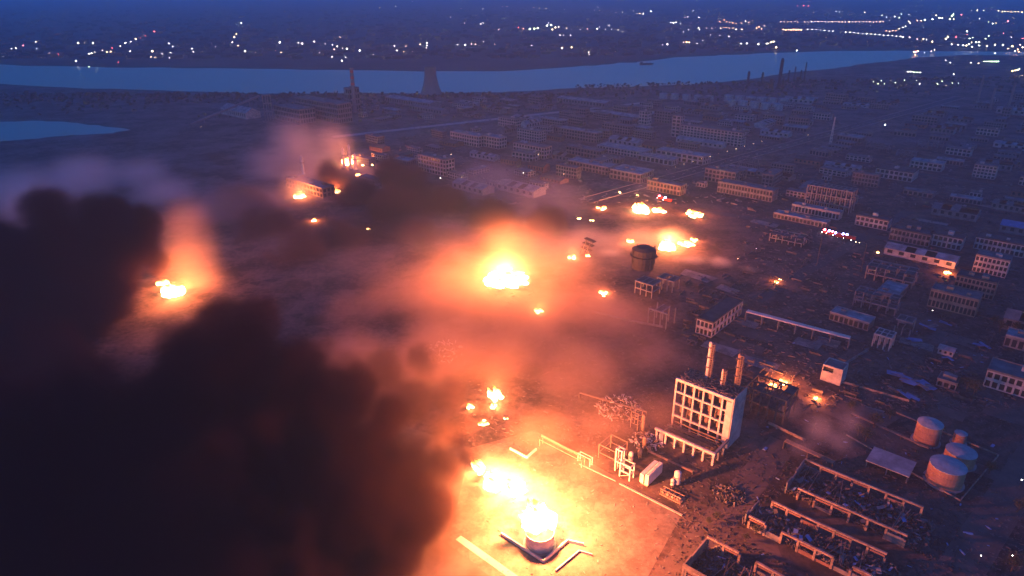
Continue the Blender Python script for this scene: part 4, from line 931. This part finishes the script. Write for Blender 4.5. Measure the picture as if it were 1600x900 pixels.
# ---------------------------------------------------------------- fire engines with beacons
EB=emit('beacon_blue',(.25,.35,1),30); ER=emit('beacon_red',(1,.08,.12),30); EH=emit('headlamp_white',(1,.95,.85),22)
def engine(x,y,label,beacon,head=True,ang=ANG_A):
    t=empty('fire_engine',gp(x,y),ang+math.pi,label,'fire engine','emergency vehicles')
    MB().box(-4,1.8,-1.2,1.2,.7,3.1).build('body',M['truck_red'],t); MB().box(1.85,4,-1.15,1.15,.7,2.9).build('cab',M['truck_red'],t)
    MB().box(3.6,4.02,-1.0,1.0,1.8,2.6).build('windscreen',M['glass'],t)
    for a in (-2.8,2.7):
        for b in (-1.05,1.05): MB().tube((a,b-.18,.5),(a,b+.18,.5),.5,12).build('wheel',M['tyre'],t)
    MB().box(2.2,3.2,-1.0,1.0,2.92,3.6).build('light_bar',beacon,t)
    if head:
        for b in (-.8,.8): MB().box(4.03,4.15,b-.3,b+.3,1.0,1.6).build('headlight',EH,t)
    return t
for (x,y,b,l) in ((1293,366,ER,'fire engine with red beacon at the left end of the convoy'),(1300,368,EB,'fire engine with blue beacon, second from the left of the convoy'),(1305,369,ER,'fire engine with red beacon, third from the left of the convoy'),(1310,371,EB,'fire engine with blue beacon in the convoy middle'),(1322,373,EB,'fire engine with blue beacon near the right end of the convoy'),(1328,374,EB,'fire engine with blue beacon at the right end of the convoy'),(1034,312,ER,'fire engine with red beacon above the twin small fires'),(1043,315,EB,'fire engine with blue beacon above the twin small fires')):
    engine(x,y,l,b)
lamps('1318,372,.9,w 1330,375,1.2,w 1337,378,.9,y 1343,379,.7,y 1308,370,.7,w','white work lamp set up beside the fire engine convoy','convoy work lamps','work_lamp')
# ---------------------------------------------------------------- fires
def flame_material(FLAME_HOT):
    m=bpy.data.materials.new('flame'); m.use_nodes=True; nt=m.node_tree; nt.nodes.remove(nt.nodes['Principled BSDF'])
    e=nt.nodes.new('ShaderNodeEmission'); tc=nt.nodes.new('ShaderNodeTexCoord'); sp=nt.nodes.new('ShaderNodeSeparateXYZ'); nz=nt.nodes.new('ShaderNodeTexNoise')
    nz.inputs['Scale'].default_value=.45; nz.inputs['Detail'].default_value=3
    nt.links.new(tc.outputs['Generated'],sp.inputs[0]); nt.links.new(tc.outputs['Object'],nz.inputs['Vector'])
    ad=nt.nodes.new('ShaderNodeMath'); ad.operation='MULTIPLY_ADD'; nt.links.new(nz.outputs['Fac'],ad.inputs[0]); ad.inputs[1].default_value=.3; nt.links.new(sp.outputs[2],ad.inputs[2])
    r=nt.nodes.new('ShaderNodeValToRGB'); r.color_ramp.elements[0].position=.25; r.color_ramp.elements[0].color=(1,.62,.24,1); r.color_ramp.elements[1].position=1.15; r.color_ramp.elements[1].color=(.8,.12,.015,1)
    el=r.color_ramp.elements.new(.7); el.color=(1,.36,.07,1)
    mr=nt.nodes.new('ShaderNodeMapRange'); mr.inputs['From Min'].default_value=.25; mr.inputs['From Max'].default_value=1.2; mr.inputs['To Min'].default_value=FLAME_HOT; mr.inputs['To Max'].default_value=1.2
    nt.links.new(ad.outputs[0],r.inputs[0]); nt.links.new(ad.outputs[0],mr.inputs['Value']); nt.links.new(r.outputs[0],e.inputs[0]); nt.links.new(mr.outputs[0],e.inputs[1])
    nt.links.new(e.outputs[0],nt.nodes['Material Output'].inputs[0]); m.cycles.emission_sampling='NONE'; return m
FLAME=flame_material(26.0); FLAME_SMALL=flame_material(8.0)
def flame_mesh(rad,h,n,seed,lean=(-.35,0)):
    r=random.Random(seed); mb=MB()
    for i in range(n):
        a=r.uniform(0,6.28); d=rad*.85*math.sqrt(r.random()); c=Vector((d*math.cos(a),d*math.sin(a),0)); hh=h*r.uniform(.45,1)*(1-.45*d/rad); rr=rad*r.uniform(.22,.42); b=len(mb.v); S=8; K=7
        ph=r.uniform(0,6)
        for k in range(K):
            t=k/(K-1); w=rr*(.75+.9*t-.4*t*t)*(1-t)**.8*1.15+.02*rr
            cx=c.x+lean[0]*hh*t*t+.16*rr*math.sin(5*t+ph)*3*t; cy_=c.y+lean[1]*hh*t*t+.16*rr*math.cos(4*t+ph)*3*t
            for q in range(S):
                an=6.283*q/S+t*1.3; ww=w*(1+.28*math.sin(3*an+ph+4*t)); mb.v.append((cx+ww*math.cos(an),cy_+ww*math.sin(an),hh*t))
        for k in range(K-1):
            for q in range(S): mb.f.append((b+k*S+q,b+k*S+(q+1)%S,b+(k+1)*S+(q+1)%S,b+(k+1)*S+q))
        mb.f.append(tuple(b+q for q in range(S))[::-1]); mb.f.append(tuple(b+(K-1)*S+q for q in range(S)))
    return mb
FP=1.25
def fire(x,y,rad,h,n,power,label,z=0,light=True,lz=None,col=(1,.2,.055),lean=(-.35,.05),group=None):
    p=gp(x,y,z); t=empty('fire',p,0,label,'fire',group)
    flame_mesh(rad,h,n,int(x*3+y),lean).build('flame',FLAME if power>5e4 else FLAME_SMALL,t,smooth=True)
    if light: fire_light(t,(0,0,(lz if lz else h*.75)),power*FP,max(.35,rad*.3),col)
    return t
fire(843,815,6.0,10.5,26,4.4e5,'largest fire, blazing white on top of the squat pale tank',z=5.3,lz=15)
fire(808,768,4.2,7,14,9e4,'fire between the burning tank and the smoke, low and ragged')
fire(775,758,4.6,8,16,1.3e5,'broad white fire in the middle of the line of flames by the smoke')
fire(748,735,3.0,7,10,2.5e4,'fire at the far end of the line of flames by the smoke')
fire(788,438,14,8,30,0.85e6,'huge white fire glowing through smoke in the picture middle',lz=7,lean=(.5,.1))
fire(272,458,6.5,8,18,1.6e5,'fire glowing beside the black smoke column far left')
fire(256,444,4,5,8,3e4,'small fire touching the black smoke, left of the far left fire')
fire(1002,330,8,11,14,7e4,'taller of the twin fires left of the fire engines')
fire(1030,330,6,4,10,2.5e4,'low wide fire right of the taller twin fire')
fire(1085,336,8,5,12,4e4,'low wide fire standing alone right of the twin fires')
fire(1043,388,6,8,12,1.0e5,'white fire right of the dark silo')
fire(1072,382,6,4,10,4e4,'low fire right of the white fire by the dark silo')
fire(984,378,3,4,6,2e4,'ragged small fire left above the dark silo')
fire(1084,376,3,3,5,8e3,'farthest right small flame of the row by the dark silo')
fire(470,308,6,6,10,3e4,'small red fire below the glowing hall at left')
fire(525,300,5,6,8,6e4,'fire at the right end of the glowing hall')
fire(492,345,2.5,3,5,8e3,'tiny red fire below the glowing hall')
fire(545,256,6,12,12,9e4,'fire inside the glowing steel columns at upper left')
fire(575,258,6,8,10,2e4,'fire in the plant right of the glowing steel columns')
fire(560,274,3,4,6,1.5e4,'small fire below the glowing steel columns')
fire(774,622,3.4,9,8,2.6e4,'tall thin fire in the orange smoke above the tank yard')
fire(735,637,1.8,3,5,9e3,'small fire left of the tall thin fire')
fire(771,636,2.2,3,5,9e3,'small fire at the foot of the tall thin fire')
fire(755,660,2.4,1.4,5,4e3,'low red fire in front of the tall thin fire')
fire(943,458,2.6,2.6,6,1.2e4,'brightest of the three small flames in the smoky plain',light=True)
fire(939,457,1.6,2,4,2e3,'left of the three small flames in the smoky plain',light=False)
fire(944,463,1.2,1.6,4,2e3,'lowest of the three small flames in the smoky plain',light=False)
fire(842,487,2.6,2.4,6,1.5e4,'lone small flame in the smoky plain below the huge fire')
fire(1223,598,2.0,3.2,6,1.6e4,'round bright fire left of the white cube house')
fire(1208,603,2.6,1.4,5,4e3,'low orange flames left of the round bright fire')
fire(1275,623,1.4,2.2,5,5e3,'small fire in front of the white cube house')
fire(1213,441,1.6,2.0,4,4e3,'small flame at the root of the blue smoke wisp')
fire(1219,437,1.0,1.4,3,1e3,'tiny flame right of the flame under the blue smoke wisp',light=False)
fire(1481,427,2.2,2.6,5,6e3,'small orange fire above the tan dormitories')
fire(940,326,5,3,6,1.0e4,'flat small fire left of the twin fires')
fire(895,403,3,3,6,1.5e4,'small flames under the leaning lattice wreck')
fire(918,400,2,2.4,5,5e3,'tiny flame right of the leaning lattice wreck',light=False)
fire(906,342,2,2,4,2e3,'tiny reddish flame left in the dark plain above the lattice wreck',light=False)
fire(925,345,2,2,4,2e3,'tiny flame just right of the reddish one in the dark plain',light=False)
fire(968,301,2,2.4,4,2e3,'tiny flame at the near end of the straight road',light=False)
fire(995,306,2,2,4,2e3,'tiny flame above the taller twin fire',light=False)
fire(790,655,1.2,1.0,3,2e3,'tiny ember fire right of the tall thin fire',light=False)
fire(575,358,2,2,4,2e3,'tiny flame deep in the purple smoke at left',light=False)
fire(1370,394,1.8,1.8,4,2e3,'tiny reddish flame right of the fire engine convoy',light=False)
# glowing hall and columns at upper left
hb('block',448,292,505,14,9,'long hall glowing orange under fire light at upper left',floors=2,bays=12,wallm='tan_wall',roofm='pale_roof',lost=.8)
for (x,y,h,lab) in ((538,262,22,'left glowing steel column of the burning plant at upper left'),(548,263,26,'tallest glowing steel column of the burning plant at upper left'),(556,265,18,'right glowing steel column of the burning plant at upper left'),(474,272,20,'pointed spire above the long glowing hall')):
    t=empty('process_column',gp(x,y),0,lab,'column'); MB().lathe((0,0,0),[(2.2,0),(1.6,2),(1.5,h*.9),(.3,h)],12).build('shell',M['pale_steel'],t); MB().lathe((0,0,h*.6),[(1.6,0),(3,.1),(3,.5),(1.6,.6)],12,cap=False).build('platform',M['steel'],t)
# ---------------------------------------------------------------- smoke plumes
BLACK=smoke_material('black_smoke',(.028,.016,.018),.15)
BROWN=smoke_material('brown_smoke',(.64,.46,.34),.024)
PURPLE=smoke_material('purple_grey_smoke',(.62,.58,.6),.011)
PALE=smoke_material('pale_smoke',(.8,.8,.82),.012)
smoke('black_smoke','huge black smoke bank rolling left from the burning tank',
 [pb(744,712,207,13),pb(728,712,206,20),pb(712,690,206,20),pb(690,725,204,38),pb(640,720,203,45),pb(612,650,205,42),pb(585,700,203,70),pb(560,600,208,42),pb(520,640,205,70),pb(470,560,210,45),pb(440,620,206,85),pb(400,500,214,44),pb(350,500,214,44),pb(370,560,208,80),pb(290,560,206,60),pb(300,640,200,110),pb(200,700,190,140),pb(40,760,180,190),pb(340,760,185,170),pb(520,780,185,120),pb(650,800,188,70),pb(400,900,170,190),pb(150,900,165,220),pb(600,890,172,75)],
 BLACK,2.2,amp=.85,nscale=18,soft=.35,seed=1,detail=5)
smoke('black_smoke','black smoke bank left of the far left fire',
 [pb(244,410,400,20),pb(222,350,388,34),pb(205,385,385,46),pb(160,340,380,46),pb(150,400,375,66),pb(75,335,370,48),pb(85,400,365,75),pb(160,470,360,60),pb(90,500,345,95),pb(0,440,340,90),pb(30,600,290,120),pb(-80,420,350,110)],
 BLACK,3.2,amp=.85,nscale=28,soft=.35,seed=2,detail=5)
smoke('dark_smoke','dark brown smoke columns over the left of the picture middle',
 [pb(512,268,650,26),pb(535,285,640,32),pb(560,320,610,46),pb(612,272,620,30),pb(640,290,610,38),pb(690,325,580,46),pb(620,345,560,60),pb(640,400,510,75),pb(540,400,500,70),pb(470,430,470,70),pb(770,350,540,44),pb(850,352,520,36),pb(420,380,520,60),pb(380,330,580,50)],
 smoke_material('dark_brown_smoke',(.09,.06,.06),.13),4.5,amp=.8,nscale=26,soft=.5,seed=3,detail=5)
smoke('brown_smoke','thick brown smoke billows between the black bank and the tank yard fires',
 [pb(500,548,250,24),pb(545,575,245,34),pb(600,575,250,40),pb(655,560,255,34),pb(640,630,240,44),pb(700,620,240,36),pb(690,670,228,34),pb(730,665,226,22),pb(590,640,235,46)],
 smoke_material('shaded_brown_smoke',(.11,.075,.065),.10),2.4,amp=.85,nscale=15,soft=.45,seed=21,detail=5)  # colour lowered in place of the shade cast by the black bank
smoke('dark_smoke','dark thinning smoke skirt left of the burning tank',[pb(640,830,186,60),pb(690,805,190,48),pb(735,800,191,34),pb(775,805,192,20),pb(690,860,180,40)],
 smoke_material('skirt_smoke',(.10,.07,.06),.06),2.6,amp=.5,nscale=14,soft=.7,seed=22)
smoke('purple_smoke','purple grey smoke bank between the fires and the estate',
 [pb(760,290,620,90,.6),pb(850,320,560,90,.6),pb(680,400,500,130,.6),pb(560,470,430,140,.6),pb(860,400,470,120,.5),pb(960,420,450,80,.45),pb(460,350,600,110,.7),pb(380,420,500,110,.7),pb(370,480,420,90,.6),pb(330,530,370,60,.7),pb(470,510,400,90,.6),pb(320,340,560,80,.6)],
 PURPLE,8,amp=.45,nscale=60,soft=.9,seed=4)
smoke('purple_smoke','purple smoke veil between the far left fire and the middle fire',[pb(380,330,560,90,.6),pb(420,420,480,110,.6),pb(340,480,420,80,.6),pb(480,480,420,110,.6),pb(560,430,450,90,.6)],smoke_material('purple_veil',(.5,.45,.47),.016),7,amp=.6,nscale=50,soft=.9,seed=31)
smoke('brown_smoke','orange-lit brown smoke hanging over the smoky plain and tank yard',
 [pb(900,580,300,130,.5),pb(780,560,310,130,.6),pb(670,560,300,110,.7),pb(1000,560,310,90,.4),pb(820,500,360,150,.5),pb(560,560,290,90,.7),pb(850,670,235,70,.4),pb(950,660,240,75,.4),pb(1030,640,252,70,.4),pb(920,720,218,60,.35),pb(1090,620,268,60,.35),pb(700,480,370,120,.5),pb(950,500,350,110,.45),pb(580,500,370,90,.6)],
 BROWN,5,amp=.6,nscale=36,soft=.8,seed=5)
smoke('glowing_smoke','smoke glowing orange around the far left fire',[pb(300,400,430,60,1.1),pb(290,350,440,50),pb(320,450,410,50),pb(240,560,330,45,1.4),pb(255,500,370,40)],smoke_material('far_left_smoke',(.78,.66,.55),.018),6,amp=.4,nscale=40,soft=.9,seed=6)
smoke('glowing_smoke','smoke rising from the glowing hall and columns at upper left',[pb(500,255,700,48,1.1),pb(520,220,720,40),pb(455,225,740,55),pb(420,265,690,50),pb(470,290,640,45),pb(560,270,640,40,.8),pb(590,285,640,35,.8)],smoke_material('hall_smoke',(.75,.72,.72),.02),8,amp=.45,nscale=50,soft=.9,seed=7)
smoke('pale_smoke','blue grey smoke bank drifting at the far left under the lagoon',[pb(30,290,560,75,.5),pb(130,275,600,75,.5),pb(215,270,640,55,.5),pb(260,300,600,60,.5),pb(60,330,480,80,.6)],smoke_material('blue_grey_smoke',(.85,.86,.9),.02),8,amp=.5,nscale=55,soft=.8,seed=8)
smoke('pale_smoke','thin blue white smoke wisp drifting right of the silo fires',[pb(1195,436,430,14,.6),pb(1165,428,440,24,.6),pb(1125,420,450,32,.6),pb(1080,415,455,34,.6),pb(950,398,470,26,.5)],smoke_material('blue_white_wisp',(.85,.85,.88),.045),4,amp=.5,nscale=18,soft=.7,seed=9)
smoke('pale_smoke','thin grey smoke wisp rising left of the slab-roofed shelter',[pb(1255,700,232,26,.8),pb(1280,670,242,30),pb(1315,690,236,26,.8),pb(1330,660,245,26),pb(1230,640,262,30,.8)],smoke_material('grey_wisp',(.75,.74,.75),.03),3,amp=.5,nscale=14,soft=.8,seed=10)
smoke('glowing_smoke','smoke puff lit orange above the small twin fires',[pb(1005,312,640,30,1.2),pb(1020,320,625,26),pb(1090,328,610,22)],PALE,6,amp=.45,nscale=30,soft=.8,seed=11)
smoke('glowing_smoke','smoke lit orange over the fires by the dark silo',[pb(1000,372,480,50,.5),pb(1045,372,480,44,.5),pb(915,375,490,50,.6),pb(950,380,480,50,.5)],PALE,6,amp=.45,nscale=30,soft=.8,seed=12)
smoke('glowing_smoke','thin smoke added for glow around the burning tank and the line of flames',[pb(843,800,198,55),pb(800,750,212,45),pb(765,735,220,40),pb(775,610,262,34,1.3),pb(900,790,200,50,.6)],smoke_material('added_glow_smoke',(.75,.68,.62),.007),2.5,amp=.3,nscale=14,soft=1.0,seed=13)  # smoke added to imitate the lens glow around these flames
smoke('glowing_smoke','smoke glowing around the huge fire in the picture middle',[pb(790,425,425,110,.6),pb(700,435,415,110,.6),pb(880,430,425,110,.5),pb(800,375,450,90,.6),pb(620,450,410,90,.6),pb(760,480,385,110,.5)],smoke_material('fire_lit_smoke',(.7,.54,.42),.011),5,amp=.7,nscale=30,soft=1.2,seed=14)
# ---------------------------------------------------------------- haze
HZ=bpy.data.materials.new('haze'); HZ.use_nodes=True; nt=HZ.node_tree; nt.nodes.remove(nt.nodes['Principled BSDF'])
v=nt.nodes.new('ShaderNodeVolumePrincipled'); v.inputs['Color'].default_value=(.38,.74,1,1); v.inputs['Density'].default_value=HAZE
nt.links.new(v.outputs[0],nt.nodes['Material Output'].inputs['Volume'])
mb=MB().box(-9500,9500,-500,14500,-1.2,196)
tag(mb.build('haze',HZ),kind='stuff')

# ---------------------------------------------------------------- look-alikes take their place in the row
ORD=['leftmost','second from left','third from left','fourth from left','fifth from left','sixth from left','seventh from left','eighth from left','ninth from left','tenth from left']
ORR=[o.replace('leftmost','rightmost').replace('left','right') if o!='leftmost' else 'rightmost' for o in ORD]
bpy.context.view_layer.update()
same={}
for o in COL.objects:
    if o.parent is None and 'category' in o: same.setdefault(o['label'],[]).append(o)
for lb,l in same.items():
    if len(l)<2: continue
    l.sort(key=lambda o:px_of(o.matrix_world.translation)[0]); n=len(l); k=min(10,(n+1)//2)
    for i,o in enumerate(l):
        w=ORD[i] if i<k else (ORR[n-1-i] if n-1-i<min(10,n-k) else None)
        if w and len((lb+' '+w).split())<=15: o['label']=lb+', '+w+' of its kind' if len((lb+' '+w).split())<=13 else lb+', '+w
